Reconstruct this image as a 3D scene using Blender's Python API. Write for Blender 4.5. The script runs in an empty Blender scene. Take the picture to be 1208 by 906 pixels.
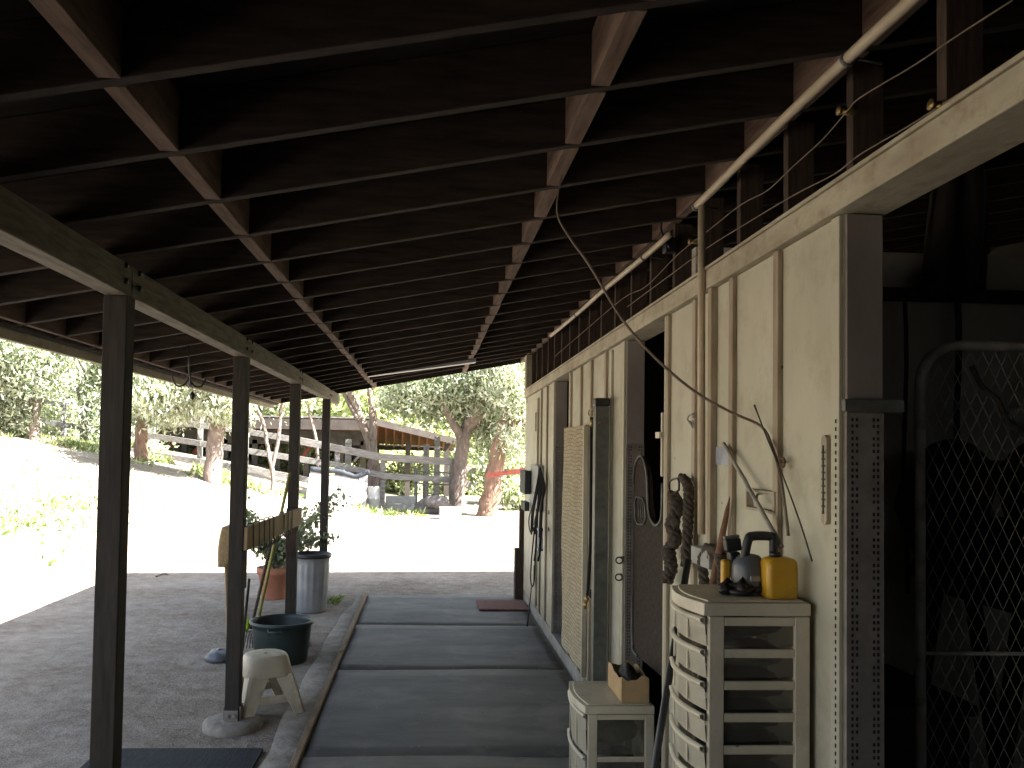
import bpy, math, random
import numpy as np
from mathutils import Vector, Matrix
R = math.radians
random.seed(7); rng = np.random.default_rng(7)
S = bpy.context.scene
COL = S.collection

# ---------------- camera ----------------
F = 1000.0; W0, H0 = 1208.0, 906.0
YAW, PITCH, ROLL = R(3.0), R(2.0), 0.0155
VPX, VPY = 504.0, 529.5
CAM = Vector((0, 0, 1.75))
fw = Vector((math.sin(YAW)*math.cos(PITCH), math.cos(YAW)*math.cos(PITCH), math.sin(PITCH)))
r0 = fw.cross(Vector((0, 0, 1))).normalized(); u0 = r0.cross(fw)
rt = r0*math.cos(ROLL)+u0*math.sin(ROLL); up = rt.cross(fw)
d = Vector((0, 1, 0))
SX = (W0/2+F*d.dot(rt)/d.dot(fw)-VPX)/W0
SY = -(H0/2-F*d.dot(up)/d.dot(fw)-VPY)/W0
cd = bpy.data.cameras.new('camera'); cam = bpy.data.objects.new('camera', cd); COL.objects.link(cam)
cam.matrix_world = Matrix(((rt.x, up.x, -fw.x, CAM.x), (rt.y, up.y, -fw.y, CAM.y), (rt.z, up.z, -fw.z, CAM.z), (0, 0, 0, 1)))
cd.sensor_width = 36; cd.lens = 36*F/W0; cd.shift_x = SX; cd.shift_y = SY; cd.clip_end = 900; cd.clip_start = .05
S.camera = cam
def ray(x, y):
    a = (x-W0/2+SX*W0)/F; b = -(y-H0/2-SY*W0)/F
    return fw+rt*a+up*b
def PY(x, y, Y): r = ray(x, y); return CAM+r*(Y/r.y)
def PX(x, y, X): r = ray(x, y); return CAM+r*(X/r.x)
def PZ(x, y, Z): r = ray(x, y); return CAM+r*((Z-CAM.z)/r.z)

# ---------------- world, sun, exposure ----------------
SUNV = Vector((2.05, -0.95, 2.4)).normalized()     # towards the sun
el = math.asin(SUNV.z); az = math.atan2(SUNV.x, SUNV.y)
w = bpy.data.worlds.new('World'); S.world = w; w.use_nodes = True
nt = w.node_tree; sky = nt.nodes.new('ShaderNodeTexSky'); sky.sky_type = 'NISHITA'; sky.sun_disc = False
sky.sun_elevation = el; sky.sun_rotation = az; sky.dust_density = 2.0
bg = nt.nodes['Background']; bg.inputs[1].default_value = 0.058; hs_ = nt.nodes.new('ShaderNodeHueSaturation'); hs_.inputs['Saturation'].default_value = .62; nt.links.new(sky.outputs[0], hs_.inputs['Color']); nt.links.new(hs_.outputs[0], bg.inputs[0])
sl = bpy.data.lights.new('sun', 'SUN'); sl.energy = 5.0; sl.angle = R(0.5); sl.color = (1, .965, .91)
so = bpy.data.objects.new('sun', sl); COL.objects.link(so)
so.rotation_euler = (-SUNV).to_track_quat('-Z', 'Y').to_euler()
S.view_settings.view_transform = 'Standard'; S.view_settings.look = 'None'; S.view_settings.gamma = 1
S.view_settings.use_curve_mapping = False; S.view_settings.exposure = 3.15
S.render.engine = 'CYCLES'
S.cycles.max_bounces = 8; S.cycles.diffuse_bounces = 4; S.cycles.use_denoising = True

# ---------------- materials ----------------
def mat(name, c, c2=None, rough=.85, scale=6, stretch=(1, 1, 1), bump=.3, bscale=60, metal=0, var=.22, detail=6, spec=.3, alpha=None, stain=None, stain_scale=1.3, stain_amt=.5, bdist=.004, trans=0):
    m = bpy.data.materials.new(name); m.use_nodes = True
    n = m.node_tree; L = n.links.new; b = n.nodes['Principled BSDF']
    b.inputs['Roughness'].default_value = rough; b.inputs['Metallic'].default_value = metal
    b.inputs['Specular IOR Level'].default_value = spec
    tc = n.nodes.new('ShaderNodeTexCoord'); mp = n.nodes.new('ShaderNodeMapping'); mp.inputs['Scale'].default_value = stretch
    L(tc.outputs['Object'], mp.inputs[0])
    no = n.nodes.new('ShaderNodeTexNoise'); no.inputs['Scale'].default_value = scale; no.inputs['Detail'].default_value = detail; no.inputs['Roughness'].default_value = .6
    L(mp.outputs[0], no.inputs['Vector'])
    cr = n.nodes.new('ShaderNodeValToRGB')
    if c2 is None: c2 = tuple(x*(1-2*var) for x in c); c = tuple(min(.9, x*(1+var)) for x in c)
    cr.color_ramp.elements[0].position = .32; cr.color_ramp.elements[1].position = .66
    cr.color_ramp.elements[0].color = (*c2, 1); cr.color_ramp.elements[1].color = (*c, 1)
    L(no.outputs[0], cr.inputs[0]); out = cr.outputs[0]
    if stain:
        n2 = n.nodes.new('ShaderNodeTexNoise'); n2.inputs['Scale'].default_value = stain_scale; n2.inputs['Detail'].default_value = 9; n2.inputs['Roughness'].default_value = .7
        L(tc.outputs['Object'], n2.inputs['Vector'])
        r2 = n.nodes.new('ShaderNodeValToRGB'); r2.color_ramp.elements[0].position = .5; r2.color_ramp.elements[1].position = .72
        r2.color_ramp.elements[0].color = (0, 0, 0, 1); r2.color_ramp.elements[1].color = (stain_amt,)*3+(1,)
        L(n2.outputs[0], r2.inputs[0])
        mx = n.nodes.new('ShaderNodeMix'); mx.data_type = 'RGBA'
        L(r2.outputs[0], mx.inputs[0]); L(out, mx.inputs[6]); mx.inputs[7].default_value = (*stain, 1); out = mx.outputs[2]
    L(out, b.inputs['Base Color'])
    if bump:
        n3 = n.nodes.new('ShaderNodeTexNoise'); n3.inputs['Scale'].default_value = bscale; n3.inputs['Detail'].default_value = 8
        L(mp.outputs[0], n3.inputs['Vector'])
        bp = n.nodes.new('ShaderNodeBump'); bp.inputs['Strength'].default_value = bump; bp.inputs['Distance'].default_value = bdist
        L(n3.outputs[0], bp.inputs['Height']); L(bp.outputs[0], b.inputs['Normal'])
    if alpha is not None: b.inputs['Alpha'].default_value = alpha
    if trans: b.inputs['Transmission Weight'].default_value = trans
    return m

def ground_mat():
    m = bpy.data.materials.new('dirt'); m.use_nodes = True
    n = m.node_tree; L = n.links.new; b = n.nodes['Principled BSDF']; b.inputs['Roughness'].default_value = .95; b.inputs['Specular IOR Level'].default_value = .15
    tc = n.nodes.new('ShaderNodeTexCoord')
    def noise(s, d, r=.6):
        q = n.nodes.new('ShaderNodeTexNoise'); q.inputs['Scale'].default_value = s; q.inputs['Detail'].default_value = d; q.inputs['Roughness'].default_value = r
        L(tc.outputs['Object'], q.inputs['Vector']); return q.outputs[0]
    def ramp(i, p0, c0, p1, c1):
        q = n.nodes.new('ShaderNodeValToRGB'); e = q.color_ramp.elements
        e[0].position = p0; e[0].color = (*c0, 1); e[1].position = p1; e[1].color = (*c1, 1); L(i, q.inputs[0]); return q.outputs[0]
    def mix(f, a, c, t='MIX'):
        q = n.nodes.new('ShaderNodeMix'); q.data_type = 'RGBA'; q.blend_type = t
        if isinstance(f, float): q.inputs[0].default_value = f
        else: L(f, q.inputs[0])
        for k, v in ((6, a), (7, c)):
            if isinstance(v, tuple): q.inputs[k].default_value = (*v, 1)
            else: L(v, q.inputs[k])
        return q.outputs[2]
    big = ramp(noise(.8, 6), .38, (.27, .215, .165), .62, (.50, .44, .37))
    mid = ramp(noise(7, 8, .7), .36, (.22, .18, .14), .62, (.52, .46, .39))
    c = mix(.5, big, mid)
    fine = ramp(noise(110, 4), .4, (.62, .62, .62), .62, (1.15, 1.15, 1.15))
    c = mix(1.0, c, fine, 'MULTIPLY')
    v = n.nodes.new('ShaderNodeTexVoronoi'); v.inputs['Scale'].default_value = 38; L(tc.outputs['Object'], v.inputs['Vector'])
    st = ramp(v.outputs['Distance'], .10, (1, 1, 1), .17, (0, 0, 0))
    st2 = ramp(noise(5, 3), .5, (0, 0, 0), .62, (.75, .75, .75))
    msk = mix(1.0, st, st2, 'MULTIPLY')
    c = mix(msk, c, (.62, .60, .56))
    # dry weeds and grass further off on the slope
    sp = n.nodes.new('ShaderNodeSeparateXYZ'); L(tc.outputs['Object'], sp.inputs[0])
    mr = n.nodes.new('ShaderNodeMapRange'); mr.inputs[1].default_value = 26; mr.inputs[2].default_value = 34; L(sp.outputs[1], mr.inputs[0])
    g = ramp(noise(1.7, 8, .7), .42, (.10, .13, .04), .62, (.30, .28, .14))
    c = mix(mr.outputs[0], c, g)
    L(c, b.inputs['Base Color'])
    ad = n.nodes.new('ShaderNodeMath'); ad.operation = 'ADD'; L(noise(14, 10, .65), ad.inputs[0])
    ms = n.nodes.new('ShaderNodeMath'); ms.operation = 'MULTIPLY'; ms.inputs[1].default_value = .35; L(msk, ms.inputs[0]); L(ms.outputs[0], ad.inputs[1])
    bp = n.nodes.new('ShaderNodeBump'); bp.inputs['Strength'].default_value = 1; bp.inputs['Distance'].default_value = .06
    L(ad.outputs[0], bp.inputs['Height']); L(bp.outputs[0], b.inputs['Normal'])
    return m

MT = {}
MT['dirt'] = ground_mat()
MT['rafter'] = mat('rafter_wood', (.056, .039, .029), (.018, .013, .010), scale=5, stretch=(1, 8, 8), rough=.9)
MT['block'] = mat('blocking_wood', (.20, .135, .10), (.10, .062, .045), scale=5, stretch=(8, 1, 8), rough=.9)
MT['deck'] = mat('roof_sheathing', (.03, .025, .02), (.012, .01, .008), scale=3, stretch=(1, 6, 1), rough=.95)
MT['rooftop'] = mat('roofing', (.18, .17, .16), rough=.9)
MT['beam'] = mat('weathered_beam', (.22, .195, .15), (.105, .092, .068), scale=6, stretch=(10, 1, 10), rough=.9, stain=(.08, .07, .06), stain_scale=4)
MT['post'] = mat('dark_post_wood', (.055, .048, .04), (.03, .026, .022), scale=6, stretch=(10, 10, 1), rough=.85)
MT['cream'] = mat('cream_paint', (.51, .49, .375), (.42, .40, .30), scale=2.5, stretch=(1, 1, .6), rough=.6, bump=.25, bscale=30, stain=(.26, .20, .12), stain_scale=4.5, stain_amt=.5, spec=.35)
MT['batten'] = mat('worn_batten_paint', (.42, .36, .26), (.26, .20, .135), scale=14, stretch=(1, 1, .25), rough=.7)
MT['plate'] = mat('worn_plate_paint', (.48, .445, .33), (.31, .27, .19), scale=9, stretch=(1, .3, 1), rough=.75, stain=(.22, .15, .09), stain_scale=14, stain_amt=.6)
MT['jamb'] = mat('grey_jamb_paint', (.30, .265, .24), (.21, .185, .165), scale=4, stretch=(1, 1, .5), rough=.7)
MT['perf'] = mat('galvanised_plate', (.30, .27, .245), (.19, .17, .15), scale=10, rough=.6, metal=.2)
MT['hole'] = mat('dark_hole', (.03, .03, .03), rough=.9, bump=0)
MT['stem'] = mat('concrete_stem', (.34, .32, .28), (.20, .185, .16), scale=7, rough=.9, bump=.5)
MT['stud'] = mat('rough_stud_wood', (.085, .058, .042), (.035, .024, .018), scale=6, stretch=(10, 10, 1), rough=.9)
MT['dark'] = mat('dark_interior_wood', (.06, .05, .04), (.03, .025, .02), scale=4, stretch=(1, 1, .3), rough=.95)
MT['inner'] = mat('dusty_inner_wall', (.60, .57, .48), (.46, .43, .36), scale=2, rough=.85, stain=(.1, .09, .07), stain_scale=2, stain_amt=.5)
MT['pvc'] = mat('aged_pvc', (.60, .51, .37), (.46, .38, .26), scale=9, stretch=(1, .3, 1), rough=.5)
MT['steel'] = mat('dull_steel', (.17, .175, .16), (.09, .095, .085), scale=12, rough=.55, metal=.4)
MT['galv'] = mat('galvanised_can', (.36, .37, .38), (.27, .28, .29), scale=7, rough=.5, metal=.4)
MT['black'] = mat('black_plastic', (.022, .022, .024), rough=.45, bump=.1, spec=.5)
MT['blackrope'] = mat('black_webbing', (.02, .018, .018), rough=.85, bscale=200)
MT['rope'] = mat('dirty_rope', (.10, .08, .06), (.045, .035, .028), scale=50, rough=.95)
MT['whiteplastic'] = mat('dusty_white_plastic', (.66, .60, .47), (.54, .48, .36), scale=4, rough=.45, stain=(.30, .25, .18), stain_scale=6, stain_amt=.45, bump=.1)
MT['drawerplastic'] = mat('hazy_clear_plastic', (.66, .61, .47), (.50, .46, .35), scale=6, rough=.3, bump=.05, alpha=.66, spec=.5)
MT['sideplastic'] = mat('smoky_clear_plastic', (.13, .125, .10), (.09, .085, .07), scale=6, rough=.25, bump=.05, alpha=.4, spec=.5)
MT['conc'] = mat('concrete', (.34, .31, .265), (.20, .18, .15), scale=9, rough=.95, bump=1, bscale=22, bdist=.012, stain=(.15, .115, .085), stain_scale=3.5, stain_amt=.85)
MT['strip'] = mat('edge_board_wood', (.34, .25, .16), (.17, .12, .08), scale=6, stretch=(10, 1, 10), rough=.9, bump=.8)
MT['rubber'] = mat('grey_rubber_mat', (.165, .155, .14), (.08, .076, .07), scale=2.2, stretch=(.45, 1.6, 1), rough=.62, bump=.25, bscale=25, stain=(.25, .225, .19), stain_scale=2.2, stain_amt=.7, bdist=.006)
MT['redmat'] = mat('red_brown_mat', (.26, .13, .11), (.15, .08, .07), scale=40, rough=.95, bump=.7)
MT['ribmat'] = mat('black_ribbed_mat', (.055, .06, .07), (.03, .033, .038), scale=30, stretch=(8, .4, 1), rough=.8, bump=.6)
MT['tub'] = mat('dark_green_tub', (.022, .038, .036), (.015, .024, .023), scale=6, rough=.42, bump=.1, spec=.45)
MT['terra'] = mat('terracotta', (.50, .21, .13), (.38, .16, .10), scale=7, rough=.85)
MT['soil'] = mat('soil', (.05, .035, .025), rough=1)
MT['straw'] = mat('broom_straw', (.48, .36, .20), (.26, .19, .10), scale=12, stretch=(14, 14, .7), rough=.95, bump=1, bscale=30)
MT['yellowpole'] = mat('yellow_green_handle', (.36, .36, .10), (.24, .22, .08), scale=6, stretch=(4, 4, 1), rough=.6)
MT['woodpole'] = mat('worn_wood_handle', (.38, .27, .15), (.22, .15, .09), scale=6, stretch=(8, 8, 1), rough=.8)
MT['greywood'] = mat('grey_weathered_wood', (.25, .238, .23), (.13, .122, .115), scale=4, stretch=(1, 6, 6), rough=.95, bump=.6, bdist=.01)
MT['barnfascia'] = mat('barn_fascia', (.055, .045, .04), (.035, .029, .026), scale=3, rough=.9)
MT['barndark'] = mat('barn_dark_boards', (.05, .045, .045), rough=.9)
MT['orange'] = mat('red_stained_wood', (.17, .036, .018), (.10, .022, .012), scale=4, rough=.85)
MT['barnroof'] = mat('barn_roofing', (.14, .125, .125), rough=.7)
MT['whitepanel'] = mat('weathered_white_panel', (.38, .37, .375), (.28, .27, .27), scale=3, rough=.7)
MT['tarp'] = mat('dark_tarp', (.035, .04, .05), rough=.5)
MT['rock'] = mat('rock', (.20, .18, .175), (.11, .10, .10), scale=5, rough=.95, bump=.8, bdist=.03)
MT['redwood'] = mat('red_painted_rail', (.24, .06, .045), rough=.8)
MT['bark'] = mat('pale_bark', (.25, .20, .175), (.12, .09, .08), scale=4, stretch=(3, 3, .8), rough=.95, bump=1, bscale=10, bdist=.03)
MT['barkred'] = mat('red_brown_bark', (.27, .175, .125), (.12, .075, .055), scale=5, stretch=(3, 3, .7), rough=.95, bump=1, bscale=10, bdist=.03)
MT['barkdark'] = mat('dark_bark', (.20, .16, .14), (.10, .08, .07), scale=5, stretch=(3, 3, .8), rough=.95, bump=1, bscale=10, bdist=.03)
def leafm(n, c):
    m = mat(n, c, var=.25, scale=1.2, rough=.38, bump=0, spec=.6)
    b = m.node_tree.nodes['Principled BSDF']
    t = m.node_tree.nodes.new('ShaderNodeBsdfTranslucent'); t.inputs[0].default_value = (c[0]*1.5, c[1]*1.8, c[2]*.9, 1)
    a = m.node_tree.nodes.new('ShaderNodeMixShader'); a.inputs[0].default_value = .3
    L = m.node_tree.links.new; L(b.outputs[0], a.inputs[1]); L(t.outputs[0], a.inputs[2]); L(a.outputs[0], m.node_tree.nodes['Material Output'].inputs[0])
    return m
MT['leaf_a'] = leafm('leaf_grey_green', (.27, .285, .225)); MT['leaf_b'] = leafm('leaf_dark_green', (.13, .165, .10)); MT['leaf_c'] = leafm('leaf_pale_grey', (.46, .46, .41))
MT['leaf_y'] = leafm('leaf_yellow_green', (.44, .45, .31)); MT['grass'] = leafm('grass_green', (.12, .19, .04)); MT['dry'] = leafm('grass_dry', (.30, .26, .14))
MT['yellow'] = mat('yellow_jug_plastic', (.66, .37, .02), (.50, .27, .015), scale=9, rough=.45, stain=(.22, .13, .03), stain_scale=9, stain_amt=.6, bump=.05, spec=.5)
MT['greyplastic'] = mat('grey_blue_plastic', (.13, .14, .155), (.08, .085, .095), scale=8, rough=.4, bump=.05, spec=.5)
MT['card'] = mat('cardboard', (.50, .35, .19), (.40, .27, .14), scale=6, rough=.9)
MT['bluegrey'] = mat('blue_grey_plate', (.36, .38, .42), rough=.7)
MT['blue'] = mat('blue_plastic', (.06, .11, .28), rough=.4)
MT['rust'] = mat('rusty_metal', (.25, .14, .08), (.13, .07, .045), scale=20, rough=.85)
MT['boxgrey'] = mat('grey_electrical_box', (.34, .34, .32), (.24, .24, .22), scale=8, rough=.6)
MT['gatepaint'] = mat('chipped_pale_gate_paint', (.55, .53, .47), (.38, .35, .30), scale=14, rough=.6, stain=(.2, .1, .06), stain_scale=18, stain_amt=.7)
MT['greenbox'] = mat('green_grey_box', (.045, .052, .047), rough=.7)
MT['leather'] = mat('black_leather', (.035, .028, .024), rough=.5, bump=.3)
MT['cable'] = mat('brown_cable', (.20, .155, .115), rough=.7, bump=.1)
MT['brass'] = mat('aged_brass', (.35, .25, .10), rough=.45, metal=.8)
MT['lime'] = mat('lime_green_plastic', (.35, .55, .04), rough=.5)
MT['thermo'] = mat('weathered_board', (.46, .41, .31), (.30, .26, .19), scale=6, stretch=(6, 6, 1), rough=.9)
MT['content'] = mat('cloth_contents', (.32, .30, .26), (.12, .11, .10), scale=14, rough=.95)
MT['curtain'] = mat('woven_straw', (.44, .37, .25), (.26, .21, .14), scale=30, stretch=(1, 3, 1), rough=.95)
m = MT['curtain']; n = m.node_tree; tc = n.nodes.new('ShaderNodeTexCoord'); bk = n.nodes.new('ShaderNodeTexBrick')
mp = n.nodes.new('ShaderNodeMapping'); mp.inputs['Rotation'].default_value = (0, R(90), R(90))
nw = n.nodes.new('ShaderNodeTexNoise'); nw.inputs['Scale'].default_value = 5; nw.inputs['Detail'].default_value = 5; n.links.new(tc.outputs['Object'], nw.inputs['Vector'])
vm = n.nodes.new('ShaderNodeVectorMath'); vm.operation = 'MULTIPLY_ADD'; n.links.new(nw.outputs['Color'], vm.inputs[0]); vm.inputs[1].default_value = (.07, .07, .07); n.links.new(tc.outputs['Object'], vm.inputs[2])
n.links.new(vm.outputs[0], mp.inputs[0]); n.links.new(mp.outputs[0], bk.inputs['Vector'])
bk.inputs['Scale'].default_value = 10; bk.inputs['Color1'].default_value = (.48, .41, .28, 1); bk.inputs['Color2'].default_value = (.38, .32, .21, 1); bk.inputs['Mortar'].default_value = (.25, .20, .13, 1); bk.inputs['Mortar Size'].default_value = .035
bk.inputs['Brick Width'].default_value = .8; bk.inputs['Row Height'].default_value = .3
n.links.new(bk.outputs[0], n.nodes['Principled BSDF'].inputs['Base Color'])

def grime(m, z0, z1):
    n = m.node_tree; L = n.links.new; b = n.nodes['Principled BSDF']; src = b.inputs['Base Color'].links[0].from_socket
    ge = n.nodes.new('ShaderNodeNewGeometry'); tc = n.nodes.new('ShaderNodeTexCoord')
    v = n.nodes.new('ShaderNodeTexVoronoi'); v.inputs['Scale'].default_value = 7; L(tc.outputs['Object'], v.inputs['Vector'])
    r = n.nodes.new('ShaderNodeValToRGB'); r.color_ramp.elements[0].position = .035; r.color_ramp.elements[0].color = (.75, .75, .75, 1); r.color_ramp.elements[1].position = .05; r.color_ramp.elements[1].color = (0, 0, 0, 1); L(v.outputs['Distance'], r.inputs[0])
    q = n.nodes.new('ShaderNodeMix'); q.data_type = 'RGBA'; L(r.outputs[0], q.inputs[0]); L(src, q.inputs[6]); q.inputs[7].default_value = (.10, .06, .035, 1)
    sp = n.nodes.new('ShaderNodeSeparateXYZ'); L(ge.outputs['Position'], sp.inputs[0])
    no = n.nodes.new('ShaderNodeTexNoise'); no.inputs['Scale'].default_value = 9; no.inputs['Detail'].default_value = 8; L(tc.outputs['Object'], no.inputs['Vector'])
    a = n.nodes.new('ShaderNodeMath'); a.operation = 'MULTIPLY_ADD'; L(no.outputs[0], a.inputs[0]); a.inputs[1].default_value = -.9; L(sp.outputs[2], a.inputs[2])
    mr = n.nodes.new('ShaderNodeMapRange'); L(a.outputs[0], mr.inputs[0]); mr.inputs[1].default_value = z0; mr.inputs[2].default_value = z1; mr.inputs[3].default_value = .65; mr.inputs[4].default_value = 0
    w_ = n.nodes.new('ShaderNodeMix'); w_.data_type = 'RGBA'; L(mr.outputs[0], w_.inputs[0]); L(q.outputs[2], w_.inputs[6]); w_.inputs[7].default_value = (.20, .16, .11, 1); L(w_.outputs[2], b.inputs['Base Color'])
grime(MT['cream'], -.35, .25); grime(MT['batten'], -.35, .4); grime(MT['jamb'], -.3, .3)
grime(MT['whiteplastic'], -.5, -.3)

# ---------------- mesh helpers ----------------
ORG = {}
class MB:
    def __init__(s): s.v = []; s.f = []; s.mi = []; s.sm = []
    def add(s, vs, fs, mi=0, sm=False):
        o = len(s.v); s.v += [tuple(v) for v in vs]; s.f += [tuple(i+o for i in f) for f in fs]; s.mi += [mi]*len(fs); s.sm += [sm]*len(fs); return s
    def box(s, x0, x1, y0, y1, z0, z1, mi=0):
        return s.hexa([(x0, y0, z0), (x1, y0, z0), (x1, y1, z0), (x0, y1, z0), (x0, y0, z1), (x1, y0, z1), (x1, y1, z1), (x0, y1, z1)], mi)
    def hexa(s, vs, mi=0): return s.add(vs, [(0, 3, 2, 1), (4, 5, 6, 7), (0, 1, 5, 4), (1, 2, 6, 5), (2, 3, 7, 6), (3, 0, 4, 7)], mi)
    def obox(s, c, size, M=None, mi=0):
        hx, hy, hz = (q/2 for q in size); M = M or Matrix.Identity(3); c = Vector(c)
        return s.hexa([c+M@Vector(p) for p in ((-hx, -hy, -hz), (hx, -hy, -hz), (hx, hy, -hz), (-hx, hy, -hz), (-hx, -hy, hz), (hx, -hy, hz), (hx, hy, hz), (-hx, hy, hz))], mi)
    def bar(s, a, b, wd, ht, mi=0, upv=(0, 0, 1)):   # rectangular bar from a to b
        a = Vector(a); b = Vector(b); y = (b-a); l = y.length; y.normalize(); x = y.cross(Vector(upv)).normalized(); z = x.cross(y)
        M = Matrix((x, y, z)).transposed(); return s.obox((a+b)/2, (wd, l, ht), M, mi)
    def tube(s, pts, r, seg=8, mi=0, closed=False):
        pts = [Vector(p) for p in pts]; n = len(pts); rs = r if isinstance(r, (list, tuple)) else [r]*n
        vs = []; fs = []; px = None
        for i, p in enumerate(pts):
            if closed: t = (pts[(i+1) % n]-pts[i-1])
            else: t = pts[min(i+1, n-1)]-pts[max(i-1, 0)]
            if t.length < 1e-9: t = Vector((0, 0, 1))
            t.normalize()
            if px is None: px = t.cross(Vector((0, 0, 1)) if abs(t.z) < .9 else Vector((1, 0, 0)))
            px = (px-t*px.dot(t)); px.normalize(); py = t.cross(px)
            for k in range(seg):
                a = 2*math.pi*k/seg; vs.append(p+(px*math.cos(a)+py*math.sin(a))*rs[i])
        for i in range(n if closed else n-1):
            j = (i+1) % n
            for k in range(seg): k2 = (k+1) % seg; fs.append((i*seg+k, i*seg+k2, j*seg+k2, j*seg+k))
        if not closed: fs.append(tuple(range(seg-1, -1, -1))); fs.append(tuple((n-1)*seg+k for k in range(seg)))
        return s.add(vs, fs, mi, True)
    def lathe(s, c, prof, seg=32, mi=0, wob=None):
        vs = []; fs = []; n = len(prof)
        for (r, z) in prof:
            for k in range(seg):
                a = 2*math.pi*k/seg; q = r*(wob(a, z) if wob else 1); vs.append((c[0]+q*math.cos(a), c[1]+q*math.sin(a), c[2]+z))
        for i in range(n-1):
            for k in range(seg): k2 = (k+1) % seg; fs.append((i*seg+k, i*seg+k2, (i+1)*seg+k2, (i+1)*seg+k))
        fs.append(tuple(range(seg-1, -1, -1))); fs.append(tuple((n-1)*seg+k for k in range(seg)))
        return s.add(vs, fs, mi, True)
    def prism(s, poly, fn, t0, t1, mi=0):   # fn(u, v, t) -> point
        n = len(poly); vs = [fn(u, v, t0) for u, v in poly]+[fn(u, v, t1) for u, v in poly]
        fs = [tuple(range(n-1, -1, -1)), tuple(range(n, 2*n))]+[(i, (i+1) % n, n+(i+1) % n, n+i) for i in range(n)]
        return s.add(vs, fs, mi)
    def blob(s, c, rad, seg=14, mi=0, amp=.15, sd=0):
        vs = []; fs = []; rr = random.Random(sd); ph = [rr.uniform(0, 6) for _ in range(6)]; nr = seg//2
        for i in range(nr+1):
            th = math.pi*i/nr
            for k in range(seg):
                a = 2*math.pi*k/seg; q = 1+amp*(math.sin(3*a+ph[0])*math.sin(2*th+ph[1])+.6*math.sin(5*a+ph[2]+3*th)+.4*math.sin(4*th+ph[3]))
                vs.append((c[0]+rad[0]*q*math.sin(th)*math.cos(a), c[1]+rad[1]*q*math.sin(th)*math.sin(a), c[2]+rad[2]*q*math.cos(th)))
        for i in range(nr):
            for k in range(seg): k2 = (k+1) % seg; fs.append((i*seg+k, (i+1)*seg+k, (i+1)*seg+k2, i*seg+k2))
        return s.add(vs, fs, mi, True)
    def build(s, name, mats, parent=None, origin=None, bevel=0):
        if isinstance(mats, str): mats = [mats]
        o = Vector(ORG[parent.name]) if parent else Vector(origin) if origin is not None else Vector((0, 0, 0))
        me = bpy.data.meshes.new(name); me.from_pydata([tuple(Vector(v)-o) for v in s.v], [], s.f)
        for mm in mats: me.materials.append(MT[mm])
        me.polygons.foreach_set('material_index', s.mi); me.polygons.foreach_set('use_smooth', s.sm); me.update()
        ob = bpy.data.objects.new(name, me); COL.objects.link(ob)
        if parent: ob.parent = parent
        else: ob.location = o
        ORG[ob.name] = tuple(o)
        if bevel:
            b = ob.modifiers.new('bevel', 'BEVEL'); b.width = bevel; b.segments = 2; b.limit_method = 'ANGLE'; b.angle_limit = R(40)
        return ob
def tag(o, label=None, cat=None, group=None, kind=None):
    if label: o['label'] = label
    if cat: o['category'] = cat
    if group: o['group'] = group
    if kind: o['kind'] = kind
    return o
def thing(name, loc, label, cat, group=None):
    o = bpy.data.objects.new(name, None); COL.objects.link(o); o.location = loc; o.empty_display_size = .1; ORG[o.name] = tuple(loc)
    return tag(o, label, cat, group)
def copy_thing(src, loc, label=None, rz=None):
    c = src.copy(); COL.objects.link(c); c.location = loc; ORG[c.name] = tuple(loc)
    if label: c['label'] = label
    if rz is not None: c.rotation_euler.z = rz
    for ch in src.children:
        k = ch.copy(); COL.objects.link(k); k.parent = c
        for g in ch.children: h = g.copy(); COL.objects.link(h); h.parent = k
    return c
def catmull(pts, n=6):
    pts = [Vector(p) for p in pts]; q = [pts[0]*2-pts[1]]+pts+[pts[-1]*2-pts[-2]]; out = []
    for i in range(1, len(q)-2):
        for k in range(n):
            t = k/n; a, b, c, e = q[i-1:i+3]
            out.append(.5*((2*b)+(c-a)*t+(2*a-5*b+4*c-e)*t*t+(3*b-a-3*c+e)*t**3))
    out.append(pts[-1]); return out
def smooth(t): t = max(0, min(1, t)); return t*t*(3-2*t)

# ---------------- terrain ----------------
HX = [-60, -20, -12, -9.7, -6.1, -4.4, -2.8, -1, 200]; HZ = [6.0, 2.9, 2.0, 1.65, 1.05, .57, .25, 0, 0]
def tz(x, y):
    h = float(np.interp(x, HX, HZ)) if x < -1 else 0
    h *= smooth((y-11.5)/12.5) if y > 11.5 else 0
    if x < -4.2: h = max(h, smooth((-4.2-x)/9)*1.3*smooth((y-6)/14))
    if y > 37: h += min(26, .30*(y-37))
    return h
xs = sorted(set([-260, -160, -100, -70, -50, -38]+[-30+i*1.0 for i in range(27)]+[-3.5+i*.5 for i in range(20)]+[7, 9, 12, 16, 22, 30, 45, 70, 110, 180, 260]))
ys = sorted(set([-120, -60, -30, -15, -6, 0]+[i*.75 for i in range(1, 60)]+[46, 50, 56, 64, 75, 90, 120, 160, 220, 300]))
g = MB(); vs = [(x, y, tz(x, y)) for y in ys for x in xs]; nx = len(xs)
g.add(vs, [(j*nx+i, j*nx+i+1, (j+1)*nx+i+1, (j+1)*nx+i) for j in range(len(ys)-1) for i in range(nx-1)], 0, True)
tag(g.build('ground', 'dirt'), kind='structure')

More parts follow.
